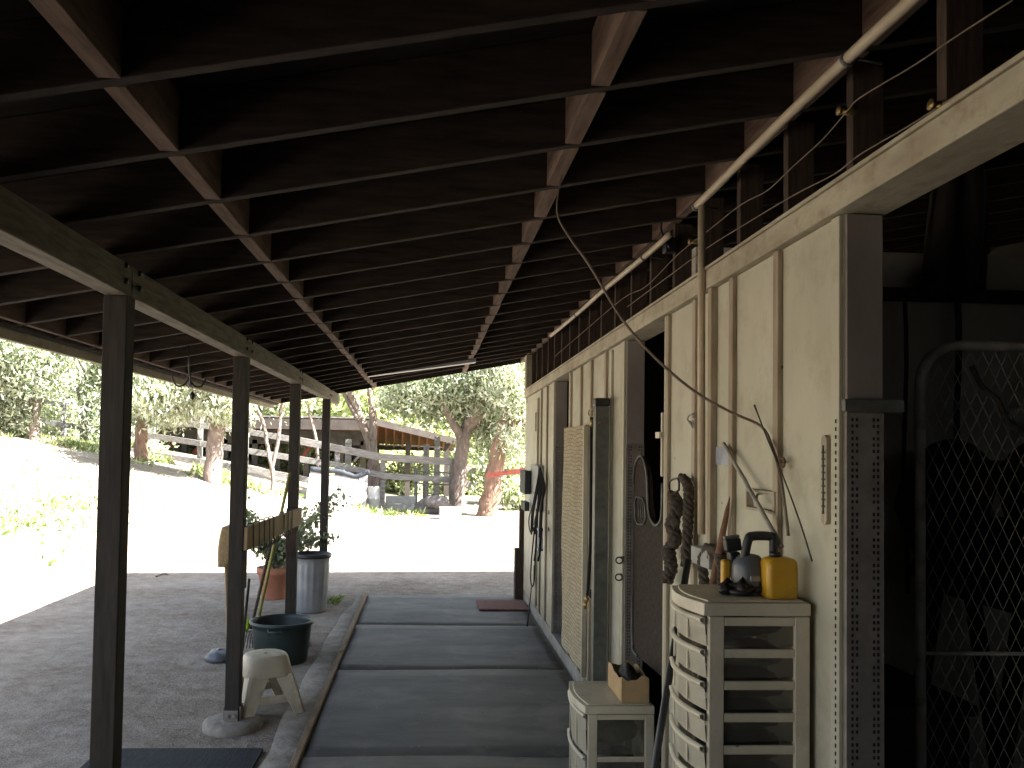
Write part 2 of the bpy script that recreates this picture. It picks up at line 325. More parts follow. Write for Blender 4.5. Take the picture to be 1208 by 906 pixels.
# walkway slab, curb
XW = 1.16
b = MB(); b.box(-.69, 1.14, -4.5, 10.15, -.1, .004); tag(b.build('walkway', 'conc'), kind='structure')
b = MB(); N = 40                                       # uneven concrete curb beside the boards
prof = []
for i in range(N+1):
    y = -2+i*(12.1)/N; o = .012*math.sin(i*1.7)+.01*math.sin(i*.6+1); xe = -.875+o+(.10 if y > 8 else 0)*smooth((y-8)/2)
    prof.append([(xe-.03, y, -.02), (xe, y, .028+.006*math.sin(i*2.1)), (-.74, y, .036+.004*math.sin(i*1.3)), (-.716, y, .03)])
vs = [p for q in prof for p in q]
b.add(vs, [(4*i+k, 4*i+4+k, 4*i+5+k, 4*i+1+k) for i in range(N) for k in range(3)], 0, True)
b.add([prof[-1][0], prof[-1][1], prof[-1][2], prof[-1][3]], [(0, 1, 2, 3)])
tag(b.build('kerb', 'conc'), kind='structure')
b = MB(); y = 3.2
ebr = thing('edge_board', (-.70, 7, 0), 'thin worn wooden board edging the left side of the walkway', 'edging board')
for (a, c) in ((1.5, 4.6), (4.61, 7.2), (7.21, 10.1)):
    q = MB(); q.box(-.713, -.672, a, c-.005, .0, .045+random.uniform(-.004, .004)); q.build('board', 'strip', ebr, bevel=.004)

# rubber mats
js = [10.12, 8.40, 6.73, 4.84, 2.95, 1.1]
locs = ['at the far sunny end of the walkway', 'beside the far doorway and the tub', 'beside the plastic stool and the woven panel', 'in front of the low drawer cart', 'nearest to the viewer at the bottom edge']
for i in range(len(js)-1):
    y1, y0 = js[i]-.0015, js[i+1]+.0015; b = MB(); nx, ny = 22, 10; vs = []
    for a in range(ny+1):
        for c in range(nx+1):
            u, v = c/nx, a/ny; x = -.665+u*1.775; yy = y0+(y1-y0)*v+.006*math.sin(u*7+i)
            z = .018+.004*math.sin(u*6+i*2)*math.sin(v*5+i)+(.004 if i in (1, 3) else .001)*math.exp(-((v-1)/.04)**2)*(.5+.5*math.sin(u*5+i*1.9))+.001*math.exp(-(v/.08)**2)*(.5+.5*math.sin(u*4+i))
            if i == 0: z += .012*math.exp(-((v-.35)/.12)**2)*math.exp(-((u-.35)/.3)**2)
            vs.append((x, yy, z))
    b.add(vs, [(a*(nx+1)+c, a*(nx+1)+c+1, (a+1)*(nx+1)+c+1, (a+1)*(nx+1)+c) for a in range(ny) for c in range(nx)], 0, True)
    ob = b.build('rubber_mat', 'rubber', origin=(.22, (y0+y1)/2, .0))
    so_ = ob.modifiers.new('s', 'SOLIDIFY'); so_.thickness = .014; so_.offset = -1
    tag(ob, 'grey rubber stall mat '+locs[i], 'floor mat', 'grey rubber mats laid along the walkway')

# ---------------- the stable ----------------
ZR = lambda x: 2.607+(x+.2)*.19         # rafter underside
RD = .155
YE = 10.78
st = thing('stable', (1.16, 5, 0), 'long cream board-and-batten stable with a dark rafter porch roof on posts beside the walkway', 'stable')
sl_ = MB()
def slopebox(mb, x0, x1, y0, y1, lo, hi, mi=0):
    mb.hexa([(x0, y0, ZR(x0)+lo), (x1, y0, ZR(x1)+lo), (x1, y1, ZR(x1)+lo), (x0, y1, ZR(x0)+lo), (x0, y0, ZR(x0)+hi), (x1, y0, ZR(x1)+hi), (x1, y1, ZR(x1)+hi), (x0, y1, ZR(x0)+hi)], mi)
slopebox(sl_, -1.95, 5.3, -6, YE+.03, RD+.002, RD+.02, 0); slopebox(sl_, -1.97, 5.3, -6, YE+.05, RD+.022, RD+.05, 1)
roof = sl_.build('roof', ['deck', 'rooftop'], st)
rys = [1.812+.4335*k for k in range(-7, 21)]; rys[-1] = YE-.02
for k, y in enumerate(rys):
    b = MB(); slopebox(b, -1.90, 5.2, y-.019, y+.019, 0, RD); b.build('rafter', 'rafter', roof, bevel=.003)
def blocking(x0, jit, i0=2, i1=len(rys)-1, wid=.042, drop=0, skip=()):
    for k in range(i0, i1):
        if k in skip: continue
        xx = x0+random.uniform(-jit, jit); a = rys[k]+.020; c = rys[k+1]-.020
        b = MB(); b.hexa([(xx-wid/2, a, ZR(xx)-drop+.001), (xx+wid/2, a, ZR(xx)-drop+.001), (xx+wid/2, c, ZR(xx)-drop+.001), (xx-wid/2, c, ZR(xx)-drop+.001), (xx-wid/2, a, ZR(xx)+RD), (xx+wid/2, a, ZR(xx)+RD), (xx+wid/2, c, ZR(xx)+RD), (xx-wid/2, c, ZR(xx)+RD)])
        b.build('blocking', 'block', roof, bevel=.002)
blocking(-.68, .006, wid=.05)
blocking(.455, .008, wid=.05, skip=())
blocking(1.19, .004, wid=.045, i0=2)
blocking(-1.86, .0, wid=.035, i0=2)
b = MB(); xx = .62; b.box(xx-.02, xx+.02, rys[13]-.4, rys[13]-.03, ZR(xx)-.03, ZR(xx)+.1); 
# fascia / gutter at the low edge
b = MB(); b.box(-1.99, -1.955, -6, YE+.06, 2.228, 2.44); b.build('fascia', 'plate', roof, bevel=.004)
b = MB(); b.tube([(-1.928, -6, 2.292), (-1.928, YE+.02, 2.292)], .022, 12); b.build('eave_rail', 'rafter', roof, bevel=.004)
# main beam on posts
py = [-3.1, -1.0, 1.12, 3.27, 5.40, 7.60, 9.92]
bz0, bz1 = 2.31, ZR(-1.18)+.006
be = [-6, -1.0, 3.27, 5.40, 7.60, 9.92, 10.95]
for i in range(len(be)-1):
    b = MB(); b.box(-1.222, -1.132, be[i]+.0015, be[i+1]-.0015, bz0, bz1); bm_ = b.build('beam', 'beam', st, bevel=.004)
    if i > 1:
        q = MB()
        for dy in (-.075, .075):
            for dz in (.045, .105): q.tube([(-1.134, be[i]+dy, bz0+dz), (-1.122, be[i]+dy, bz0+dz)], .011, 8)
        q.build('bolt', 'black', bm_)
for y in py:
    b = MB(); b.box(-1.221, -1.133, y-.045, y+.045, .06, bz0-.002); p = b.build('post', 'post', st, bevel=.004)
    q = MB(); q.box(-1.232, -1.2225, y-.04, y+.04, .05, .14); q.box(-1.1315, -1.122, y-.04, y+.04, .05, .14); q.box(-1.22, -1.135, y-.06, y-.0465, .05, .12)
    for dx in (-.03, .01): q.tube([(-1.165+dx, y-.061, .09), (-1.165+dx, y-.072, .09)], .012, 8)
    q.build('post_bracket', 'perf', p, bevel=.002)
    q = MB(); q.lathe((-1.18, y, 0), [(.185, -.05), (.182, .03), (.172, .045), (.15, .055), (.10, .058)], 28, wob=lambda a, z: 1+.02*math.sin(3*a)+.012*math.sin(7*a))
    q.build('footing', 'conc', p)
# wall: segments with door openings
SEG = [(2.31, 4.07), (4.92, 6.86), (7.68, 9.90)]
def pz(y, top): return (2.515 if top else 2.437)-.0085*(y-1.65)
for (a, c) in SEG:
    b = MB(); b.hexa([(XW, a, .121), (XW+.11, a, .121), (XW+.11, c, .121), (XW, c, .121), (XW, a, pz(a, 0)-.003), (XW+.11, a, pz(a, 0)-.003), (XW+.11, c, pz(c, 0)-.003), (XW, c, pz(c, 0)-.003)])
    wl = b.build('wall', 'cream', st)
    bt = {0: [2.735, 3.15, 3.60, 4.01], 1: [5.43, 5.92, 6.32, 6.78], 2: [8.13, 8.55]}[SEG.index((a, c))]
    for y in bt:
        q = MB(); q.box(XW-.018, XW-.0005, y-.021, y+.021, .125, pz(y, 0)-.006); q.build('batten', 'batten', wl, bevel=.003)
    for y in (a, c):   # corner trims
        s_ = 1 if y == a else -1; q = MB(); y0, y1 = sorted((y+s_*.001, y+s_*.05)); q.box(XW-.012, XW-.0007, y0, y1, .123, pz(y, 0)-.005); q.build('corner_trim', 'cream', wl, bevel=.002)
# top plate
b = MB(); a, c = -6, 9.93
b.hexa([(XW-.03, a, pz(a, 0)), (XW+.125, a, pz(a, 0)), (XW+.125, c, pz(c, 0)), (XW-.03, c, pz(c, 0)), (XW-.03, a, pz(a, 1)), (XW+.125, a, pz(a, 1)), (XW+.125, c, pz(c, 1)), (XW-.03, c, pz(c, 1))])
pl = b.build('top_plate', 'plate', st, bevel=.004)
b = MB(); a = -6
b.hexa([(XW-.036, a, pz(a, 1)+.001), (XW+.0, a, pz(a, 1)+.001), (XW+.0, c, pz(c, 1)+.001), (XW-.036, c, pz(c, 1)+.001), (XW-.036, a, pz(a, 1)+.012), (XW, a, pz(a, 1)+.012), (XW, c, pz(c, 1)+.012), (XW-.036, c, pz(c, 1)+.012)])
b.build('cap_strip', 'plate', pl)
# stem wall below the boards
for (a, c) in SEG+[(4.07, 4.92), (6.86, 7.68)]:
    low = (a, c) not in SEG; b = MB(); b.box(XW-.012 if not low else XW-.011, XW+.11, a+.0005, c-.0005, -.05, .12 if not low else .105); b.build('stem_wall', 'stem', st, bevel=.006)
# jamb faces with perforated lower plates
def jamb(y, zsplit, zb=.122, cols=((.018, .026, .0), (.082, .094))):
    s_ = -1; b = MB(); b.box(XW+.004, XW+.108, y-.012, y-.0005, zsplit, pz(y, 0)-.004); j = b.build('door_jamb', 'jamb', st, bevel=.002)
    q = MB(); q.box(XW+.002, XW+.108, y-.015, y-.0007, zb, zsplit-.002)
    for cx in (.018, .031, .079, .091):
        z = zb+.03; n = 0
        while z < zsplit-.02:
            if not (cx in (.031, .079) and n % 4 == 3): q.box(XW+cx-.0028, XW+cx+.0028, y-.0165, y-.0151, z-.0045, z+.0045, 1)
            z += .0175; n += 1
    q.box(XW+.0525, XW+.0575, y-.0164, y-.0152, zb+.01, zsplit-.01, 1) if False else None
    q.build('perforated_plate', ['perf', 'hole'], j)
jamb(2.31, 1.87); jamb(4.92, 1.80); jamb(7.68, 1.8)
q = MB(); z = .3
while z < 1.86: q.box(XW-.0139, XW-.0125, 2.325, 2.331, z, z+.011); z += .022
q.build('nail_slots', 'hole', st)
q = MB(); q.box(XW-.014, XW+.155, 2.272, 2.294, 1.872, 1.905); q.build('gate_bracket', 'steel', st, bevel=.002)
# cripple studs over the plate
for k in range(-6, 20):
    y = 1.90+.4335*k
    if y > 9.9: break
    b = MB(); b.box(XW+.03, XW+.12, y-.019, y+.019, pz(y, 1)+.001, ZR(XW+.03)-.001+.0); b.build('cripple_stud', 'stud', st, bevel=.002)
b = MB(); b.box(XW-.03, XW+.11, 9.74, 9.93, 2.46, ZR(XW-.03)-.002); b.build('corner_post', 'plate', st, bevel=.003)
# interior: far side, partitions, floor, far end; unseen walls added against stray light
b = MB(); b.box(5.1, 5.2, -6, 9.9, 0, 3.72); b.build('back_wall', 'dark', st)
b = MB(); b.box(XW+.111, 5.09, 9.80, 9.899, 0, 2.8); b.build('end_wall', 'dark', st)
b = MB(); b.hexa([(-1.9, -6.1, 0), (5.09, -6.1, 0), (5.09, -6.001, 0), (-1.9, -6.001, 0), (-1.9, -6.1, ZR(-1.9)-.002), (5.09, -6.1, ZR(5.09)-.002), (5.09, -6.001, ZR(5.09)-.002), (-1.9, -6.001, ZR(-1.9)-.002)]); b.build('end_wall', 'dark', st)  # near end closed off out of view, added to keep the rafters dark
b = MB(); b.box(-1.90, -1.80, -6, -.4, 0, ZR(-1.9)-.002); b.build('side_light_block', 'dark', st)  # unseen wall added behind the camera to block light from the left
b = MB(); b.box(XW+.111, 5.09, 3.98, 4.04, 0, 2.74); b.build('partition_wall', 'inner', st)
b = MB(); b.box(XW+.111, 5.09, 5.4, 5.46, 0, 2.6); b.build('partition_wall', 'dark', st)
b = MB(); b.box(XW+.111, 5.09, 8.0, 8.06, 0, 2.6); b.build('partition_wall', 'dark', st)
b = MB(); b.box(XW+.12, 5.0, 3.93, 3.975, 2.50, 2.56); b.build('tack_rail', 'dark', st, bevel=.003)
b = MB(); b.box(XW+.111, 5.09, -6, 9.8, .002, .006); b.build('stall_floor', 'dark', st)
# plank door at the far end of the wall
b = MB(); b.box(XW-.022, XW-.002, 8.78, 9.82, .14, 2.30); dr = b.build('plank_door', 'cream', st, bevel=.004)
q = MB(); q.box(XW-.030, XW-.0225, 8.83, 8.87, 1.95, 2.15); q.build('hinge', 'rust', dr); q = MB(); q.box(XW-.030, XW-.0225, 8.83, 8.87, .35, .55); q.build('hinge', 'rust', dr)
q = MB()
for z in (1.02, 1.18): q.tube([(XW-.024, 7.80, z+.018*math.cos(t)) if 0 else (XW-.02, 7.86+.018*math.sin(t), z+.018*math.cos(t)) for t in np.linspace(0, 6.2, 12)], .004, 6)
q.build('door_latch', 'black', dr)

# half door (stall guard) in the near opening, yoke cut-out with pipe trim
XD = XW+.045
outl = [(746, 760), (745.5, 700), (745.5, 610), (747, 565), (750, 546), (755.5, 538), (760, 544), (763, 560), (764, 580), (765, 600), (768, 613), (774, 620), (779.5, 614), (781, 600), (781.6, 570), (783, 480)]
pts = [PX(x, y, XD) for x, y in outl]
body = [(p.y, p.z) for p in pts[:-1]]
yl = PX(781, 600, XD).y
poly = body+[(4.10, body[-1][1]), (4.10, .62), (body[0][0]-.2, .60), (body[0][0]-.07, .615)]
b = MB(); b.prism(poly, lambda u, v, t: (t, u, v), XD+.004, XD+.03)
sg = thing('stall_guard', (XD, 4.5, .6), 'dark half door with a pale pipe edge and dipped top in the near doorway', 'stall door')
b.build('panel', 'rafter', sg)
b = MB(); b.tube(catmull([PX(752, 774, XD), PX(747.5, 768, XD)]+pts[:-1], 5), .008, 8); b.build('pipe_trim', 'steel', sg)
b = MB(); lp = [(749, 592), (751, 586), (758, 588), (761, 596), (761.5, 612), (759, 619), (752, 618), (749.5, 612)]
b.tube([PX(x, y, XD-.004) for x, y in lp], .005, 6, closed=True)
for x in (753.5, 756, 758.5): b.tube([PX(x, 595, XD-.004), PX(x, 612, XD-.004)], .003, 6)
b.build('grille', 'steel', sg)

# electrical and plumbing on the stable
PXX = 1.115
pp = []
for (x, y) in ((1130, -52), (1075, 0), (1000, 69), (900, 165), (822, 243)): pp.append(PX(x, y, PXX))
b = MB(); b.tube(catmull(pp, 4), .0165, 10); 
p2 = [PX(x, y, PXX-.004) for x, y in ((790, 277), (760, 303), (715, 340), (680, 371), (650, 396))]
pr = thing('water_pipe', pp[2], 'long faded pipe running along the studs under the porch rafters', 'pipe')
b.build('pipe_run', 'pvc', pr)
b = MB(); b.tube(catmull(p2, 4), .0150, 10); b.build('pipe_run', 'pvc', pr)
for k in (pp[2], pp[4], p2[1], p2[3]):
    b = MB(); b.tube([k+Vector((0, -.006, 0)), k+Vector((0, .006, 0))], .021, 12); b.tube([k, (k.x+.03, k.y, k.z), (XW+.05, k.y, k.z-.01)], .004, 6)
    b.build('pipe_clip', 'steel', pr)
dp = PX(828, 246, PXX); y_ = dp.y
b = MB(); b.tube([(PXX, y_, 2.77), (PXX+.002, y_+.002, 2.2), (PXX+.008, y_+.004, 1.42)], .0155, 10)
v = b.build('vertical_conduit', 'pvc', pr)
b = MB(); b.box(XW-.028, XW-.0006, y_-.07, y_-.03, 1.38, 2.42); tag(b.build('conduit_board', 'batten', origin=(XW, y_, 1.4), bevel=.003), 'rough vertical wood strip beside the faded conduit on the wall', 'wood strip')
def wallbox(name, mt, x0, y0, x1, y1, X, dep, label, cat, extra=None):
    a = PX(x0, y0, X); c = PX(x1, y1, X); ys_ = sorted((a.y, c.y)); zs = sorted((a.z, c.z)); b = MB(); b.box(X, X+dep, ys_[0], ys_[1], zs[0], zs[1])
    o = b.build(name, mt, origin=(X, (a.y+c.y)/2, zs[0]), bevel=.003); tag(o, label, cat); return o, ys_, zs
o, ys_, zs = wallbox('outlet_box', 'boxgrey', 815, 643, 836, 672, XW-.055, .052, 'grey metal electrical box at the foot of the vertical conduit', 'electrical box')
wallbox('wall_plate', 'bluegrey', 841, 527, 859, 549, XW-.006, .005, 'square blue-grey cover plate on the cream wall', 'cover plate')
o, ys_, zs = wallbox('perforated_box', 'whiteplastic', 860, 671, 873, 702, XW-.03, .029, 'small white plastic box with rows of holes on the wall behind the clippers', 'plastic box')
q = MB()
for i in range(3):
    for j in range(6): q.box(XW-.0312, XW-.0302, ys_[0]+.015+i*.02, ys_[0]+.019+i*.02, zs[0]+.02+j*.018, zs[0]+.025+j*.018)
q.build('hole', 'hole', o) if len(o.users_collection) else None
wallbox('breaker_panel', 'boxgrey', 626, 548, 634, 604, XW-.06, .055, 'tall pale grey panel box on the far end of the wall behind the black straps', 'panel box')
wallbox('switch_box', 'greenbox', 613.5, 554, 619, 583, XW-.13, .06, 'dark green-grey box sticking out at the far corner of the wall', 'electrical box')
wallbox('switch_box', 'greenbox', 614.5, 590, 619, 603, XW-.12, .05, 'small grey box below the dark green-grey box at the far corner', 'electrical box')
# small rusty framed handle plate
a = PX(879, 576, XW-.024); c = PX(913, 607, XW-.024)
fr = thing('handle_frame', (XW-.012, (a.y+c.y)/2, c.z), 'small rusty rectangular frame with a handle on the cream wall', 'metal frame')
b = MB(); y0, y1, z0, z1 = min(a.y, c.y), max(a.y, c.y), min(a.z, c.z), max(a.z, c.z)
for (u0, u1, w0, w1) in ((y0, y1, z1-.01, z1), (y0, y1, z0, z0+.01), (y0, y0+.012, z0+.0105, z1-.0105), (y1-.012, y1, z0+.0105, z1-.0105)): b.box(XW-.024, XW-.001, u0, u1, w0, w1)
b.build('frame', 'thermo', fr, bevel=.003)
b = MB(); ym = y0+(y1-y0)*.45; b.tube(catmull([(XW-.018, ym, z1-.012), (XW-.030, ym+.012, (z0+z1)/2+.02), (XW-.030, ym+.012, (z0+z1)/2-.02), (XW-.018, ym, z0+.012)], 5), .004, 6); b.build('handle', 'thermo', fr)
# thermometer board
a = PX(974, 513, XW-.01); c = PX(974, 619, XW-.01); yc = PX(974, 566, XW-.01).y; h = a.z-c.z; hw = .017
th = thing('thermometer_board', (XW-.02, yc, c.z), 'narrow round-ended wooden thermometer board on the near cream wall', 'thermometer')
poly = [(hw*math.cos(t), a.z-hw+hw*math.sin(t)) for t in np.linspace(0, math.pi, 9)]+[(hw*math.cos(t), c.z+hw+hw*math.sin(t)) for t in np.linspace(math.pi, 2*math.pi, 9)]
b = MB(); b.prism(poly, lambda u, v, t: (t, yc+u, v), XW-.016, XW-.002); b.build('board', 'thermo', th, bevel=.002)
q = MB(); q.tube([(XW-.018, yc, c.z+.04), (XW-.018, yc, a.z-.03)], .0022, 6); q.blob((XW-.018, yc, c.z+.036), (.004, .005, .006), 8, amp=0); q.build('tube', 'steel', th)
q = MB()
for i in range(9): q.box(XW-.0172, XW-.0162, yc-.011, yc-.006, c.z+.05+i*h*.075, c.z+.056+i*h*.075); q.box(XW-.0172, XW-.0162, yc+.006, yc+.011, c.z+.05+i*h*.075, c.z+.056+i*h*.075)
q.build('scale_marks', 'hole', th)
# J hook
b = MB(); b.tube(catmull([PX(x, y, XW-.03) for x, y in ((818, 488), (813, 490), (811, 495), (815, 501), (817, 504), (814, 497))], 4), .004, 6)
b.tube([PX(817, 492, XW-.03), PX(817, 492, XW)], .004, 6)
tag(b.build('coat_hook', 'galv', origin=PX(816, 504, XW)), 'small bright metal hook on the cream wall left of the vertical conduit', 'hook')
b = MB(); b.tube(catmull([PX(x, y, XW-.025) for x, y in ((921, 542), (925, 541), (925, 550), (921, 551))], 4), .004, 6); b.tube([PX(922, 545, XW-.025), PX(922, 545, XW)], .004, 6)
tag(b.build('cup_hook', 'rust', origin=PX(923, 551, XW)), 'tiny rusty hook beside the batten above the jug', 'hook')

# electric wires with insulators along the studs
def wire(pix, label, X=XW-.012, r=.0022):
    b = MB(); b.tube(catmull([PX(x, y, X) for x, y in pix], 4), r, 5); p = PX(*pix[len(pix)//2], X)
    tag(b.build('fence_wire', 'cable', origin=p), label, 'wire', 'thin wires strung along the studs above the wall')
wire([(1195, 0), (1125, 45), (1080, 76), (1015, 115), (998, 133), (970, 165), (935, 197), (905, 225), (875, 241), (838, 270), (800, 300), (762, 338), (735, 352), (690, 390), (655, 420)], 'upper thin sagging wire strung across the studs above the wall')
wire([(1235, 42), (1208, 60), (1160, 92), (1117, 120), (1070, 150), (1015, 182), (985, 205), (935, 231), (880, 264), (835, 292), (790, 325), (740, 362)], 'lower thin wavy wire strung across the studs above the plate')
ins = None
for (x, y, lb) in ((1115, 124, 'yellowed wire insulator on the stud nearest the viewer above the plate'), (1003, 131, 'yellowed wire insulator on the second stud above the near wall corner'), (822, 285, 'yellowed wire insulator beside the vertical conduit at the plate')):
    p = PX(x, y, XW+.008)
    if ins is None:
        ins = thing('wire_insulator', p, lb, 'insulator', 'wire insulators on the studs')
        b = MB(); b.tube([p+Vector((.02, 0, 0)), p+Vector((-.012, 0, 0))], .012, 10); b.tube([p+Vector((-.012, 0, 0)), p+Vector((-.030, 0, 0))], .008, 10); b.tube([p+Vector((-.03, 0, 0)), p+Vector((-.036, 0, 0))], .013, 10); b.build('knob', 'brass', ins)
        b = MB(); b.tube([p+Vector((-.02, -.02, -.01)), p+Vector((-.02, .03, .005))], .006, 6); b.build('clip', 'brass', ins)
    else: copy_thing(ins, p, lb)
# control box and bracket high on the pipe
a = PX(788, 290, XW-.01)
jb = thing('junction_box', a, 'small dark grey junction box hanging from the studs beside the pipe', 'junction box')
b = MB(); b.box(a.x-.02, a.x+.03, a.y-.03, a.y+.03, a.z-.035, a.z+.035); b.build('box', 'black', jb, bevel=.004)
b = MB(); b.tube(catmull([PX(780, 262, XW-.01), PX(781, 275, XW-.01), PX(790, 292, XW-.02)], 4), .006, 6); b.build('cable_tail', 'black', jb)

# sagging cable from the rafters to the wall
cp = [(668, 165, 2.97), (665, 195, 2.97), (657, 248, 2.96), (672, 280, 2.95), (695, 312, 2.94), (735, 378, 2.92), (775, 424, 2.90), (820, 462, 2.88), (862, 486, 2.86), (898, 503, 2.83)]
cp2 = [PX(x, y, 1.128) for x, y in ((912, 530), (920, 560), (925, 590), (930, 632))]
b = MB(); pts = catmull([PY(*c) for c in cp]+cp2, 5); b.tube(pts, [.002+.003*smooth(i/22) for i in range(len(pts))], 7)
tag(b.build('hanging_cable', 'cable', origin=PY(735, 378, 2.92)), 'brown cable sagging from the rafters down to the cream wall', 'cable')
b = MB(); b.tube(catmull([PX(890, 478, 1.12), PX(905, 517, 1.12), PX(925, 565, 1.12), PX(945, 620, 1.125), PX(958, 662, 1.13)], 4), [.004]+[.0028]*16, 6)
tag(b.build('riding_whip', 'rope', origin=PX(958, 662, 1.13)), 'thin dark whip leaning on the wall above the yellow jug', 'whip')

# leaning stick and stake
def stick(name, mt, p0, p1, r0_, r1, label, cat, wav=.004, seg=9):
    p0, p1 = Vector(p0), Vector(p1); pts = []; n = 12
    for i in range(n+1):
        q = p0.lerp(p1, i/n); pts.append(q+Vector((wav*math.sin(i*1.9), wav*math.cos(i*1.3), 0)))
    b = MB(); b.tube(pts, [r0_+(r1-r0_)*i/n for i in range(n+1)], seg); return tag(b.build(name, mt, origin=p0), label, cat)
stick('wooden_stick', 'stem', PX(922, 645, 1.10), PX(854, 523, 1.13), .008, .007, 'pale grey stick leaning to the left above the grey lantern', 'stick', wav=.0012)
b = MB(); p0 = PX(838, 705, 1.10); p1 = PX(861, 586, 1.13); b.tube([p0, p0.lerp(p1, .5), p0.lerp(p1, .85), p1], [.017, .015, .010, .0015], 8)
tag(b.build('wooden_stake', 'rust', origin=p0), 'dark pointed wooden stake standing behind the drawer tower', 'stake')

# ropes on hooks near the near doorway
def braid(path, r, tw, mt, name, label, cat, n=9, strands=3):
    pts = catmull(path, n); b = MB()
    for s_ in range(strands):
        b.tube([p+Vector((r*math.cos(i*tw+s_*6.283/strands), r*math.sin(i*tw+s_*6.283/strands), .3*r*math.sin(i*tw*2+s_))) for i, p in enumerate(pts)], r*.95, 7)
    return b
hs = thing('halter_bundle', PX(797, 560, XW-.04), 'dark twisted halter and lead rope bundle hanging beside the near doorway', 'rope')
b = braid([PX(x, y, XW-.05) for x, y in ((806, 562), (812, 575), (812, 600), (811, 630), (809, 668))], .013, .9, 'rope', '', '', ''); b.build('lead_rope', 'rope', hs)
b = braid([PX(x, y, XW-.055) for x, y in ((795, 583), (799, 600), (792, 618), (797, 635), (788, 650), (792, 668), (786, 686))], .017, .7, 'rope', '', '', ''); b.build('halter', 'rope', hs)
b = MB()
for (x, y, s_) in ((797, 617, .022), (790, 655, .026), (786, 680, .022), (796, 640, .02)): b.blob(PX(x, y, XW-.06), (s_, s_*1.1, s_*1.2), 10, amp=.25, sd=x)
b.build('knot', 'rope', hs)
b = MB(); b.tube(catmull([PX(x, y, XW-.06) for x, y in ((801, 578), (793, 583), (789, 574), (791, 567), (800, 565), (801, 578))], 4), .005, 6); b.build('ring', 'black', hs)
hs = thing('rope_coil', PX(838, 655, XW-.04), 'dark rope coil hanging below the grey electrical box behind the stake', 'rope')
b = braid([PX(x, y, XW-.04) for x, y in ((836, 645), (829, 660), (831, 690), (829, 706))], .012, .9, '', '', '', ''); b.build('coil', 'rope', hs)
b = braid([PX(x, y, XW-.04) for x, y in ((836, 645), (848, 652), (853, 672), (850, 702))], .013, .9, '', '', '', ''); b.build('coil', 'rope', hs)
b = MB(); b.blob(PX(841, 655, XW-.04), (.02, .035, .03), 10, amp=.3, sd=3); b.build('knot', 'rope', hs)
# slide latch on the near doorway
b = MB(); b.box(XW-.02, XW-.001, 4.075, 4.095, PX(784, 562, XW).z, PX(784, 487, XW).z); b.box(XW-.035, XW-.0205, 4.07, 4.14, 1.82, 1.85)
tag(b.build('door_bolt', 'whiteplastic', origin=(XW, 4.08, 1.6), bevel=.002), 'slim pale slide bolt on the right edge of the near doorway', 'door bolt')

# grey metal channel post, lead, woven panel, rings
q = Vector((1.085, 5.27, 0))
ch = thing('metal_post', q, 'tall grey steel channel post with a cap standing against the wall between the doorways', 'metal post')
b = MB(); b.box(q.x-.04, q.x-.032, q.y-.04, q.y+.04, .02, 2.03); b.box(q.x-.0315, q.x+.045, q.y-.04, q.y-.032, .02, 2.03); b.box(q.x-.0315, q.x+.045, q.y+.032, q.y+.04, .02, 2.03); b.build('channel', 'steel', ch)
b = MB(); b.box(q.x-.045, q.x+.05, q.y-.045, q.y+.045, 2.032, 2.085); b.build('cap', 'black', ch, bevel=.01)
b = MB(); b.tube([(q.x-.02, q.y-.09, 1.93), (q.x-.02, q.y+.09, 1.93)], .006, 8); b.build('cross_pin', 'rust', ch)
hs = thing('lead_strap', PX(698, 485, 1.08), 'long black lead strap with brass snaps hanging beside the steel post', 'lead')
b = MB(); b.tube(catmull([PX(x, y, 1.07) for x, y in ((698, 492), (697.5, 520), (697, 580), (696.5, 640), (694, 690), (693, 702))], 4), .011, 8); b.build('strap', 'blackrope', hs)
b = MB(); b.tube([PX(698+4*math.sin(t), 487+5*math.cos(t), 1.07) for t in np.linspace(0, 6.28, 13)[:-1]], .004, 6, closed=True); b.blob(PX(698, 499, 1.07), (.014, .02, .03), 8, amp=.2); b.build('snap', 'brass', hs); b = MB(); b.blob(PX(692, 707, 1.07), (.016, .022, .03), 8, amp=.3); b.blob(PX(690.5, 714, 1.07), (.014, .018, .025), 8, amp=.3, sd=2)
b.build('snap', 'brass', hs)
b = MB(); b.blob(PX(698, 700, 1.07), (.02, .035, .025), 8, amp=.35, sd=5); b.build('knot', 'blackrope', hs)
yA, yB = 6.05, 6.98; b = MB(); n = 26; vs = []
zt, zb = 1.94, .17
for s_ in (0, 1):
    for i in range(n+1):
        for j in range(13):
            z = zb+(zt-zb)*i/n; y = yA+(yB-yA)*j/12
            if j in (0, 12): y += .008*math.sin(i*2.3+j)
            vs.append((1.125+.006*math.sin(j*1.1+i*.3)+s_*.016+.0*z, y, z))
M_ = (n+1)*13
b.add(vs, [(i*13+j, i*13+j+1, (i+1)*13+j+1, (i+1)*13+j) for i in range(n) for j in range(12)]+[(M_+i*13+j, M_+(i+1)*13+j, M_+(i+1)*13+j+1, M_+i*13+j+1) for i in range(n) for j in range(12)]
      + [(i*13, (i+1)*13, M_+(i+1)*13, M_+i*13) for i in range(n)]+[(i*13+12, M_+i*13+12, M_+(i+1)*13+12, (i+1)*13+12) for i in range(n)]
      + [(n*13+j, n*13+j+1, M_+n*13+j+1, M_+n*13+j) for j in range(12)])
wp = thing('woven_panel', (1.13, 6.5, .17), 'tan woven panel mounted on the wall beside the far doorway', 'woven panel')
b.build('weave', 'curtain', wp)
b = MB(); b.box(1.115, 1.15, yA-.045, yA-.012, zb-.02, zt-.01); b.build('edge_board', 'cream', wp, bevel=.003)
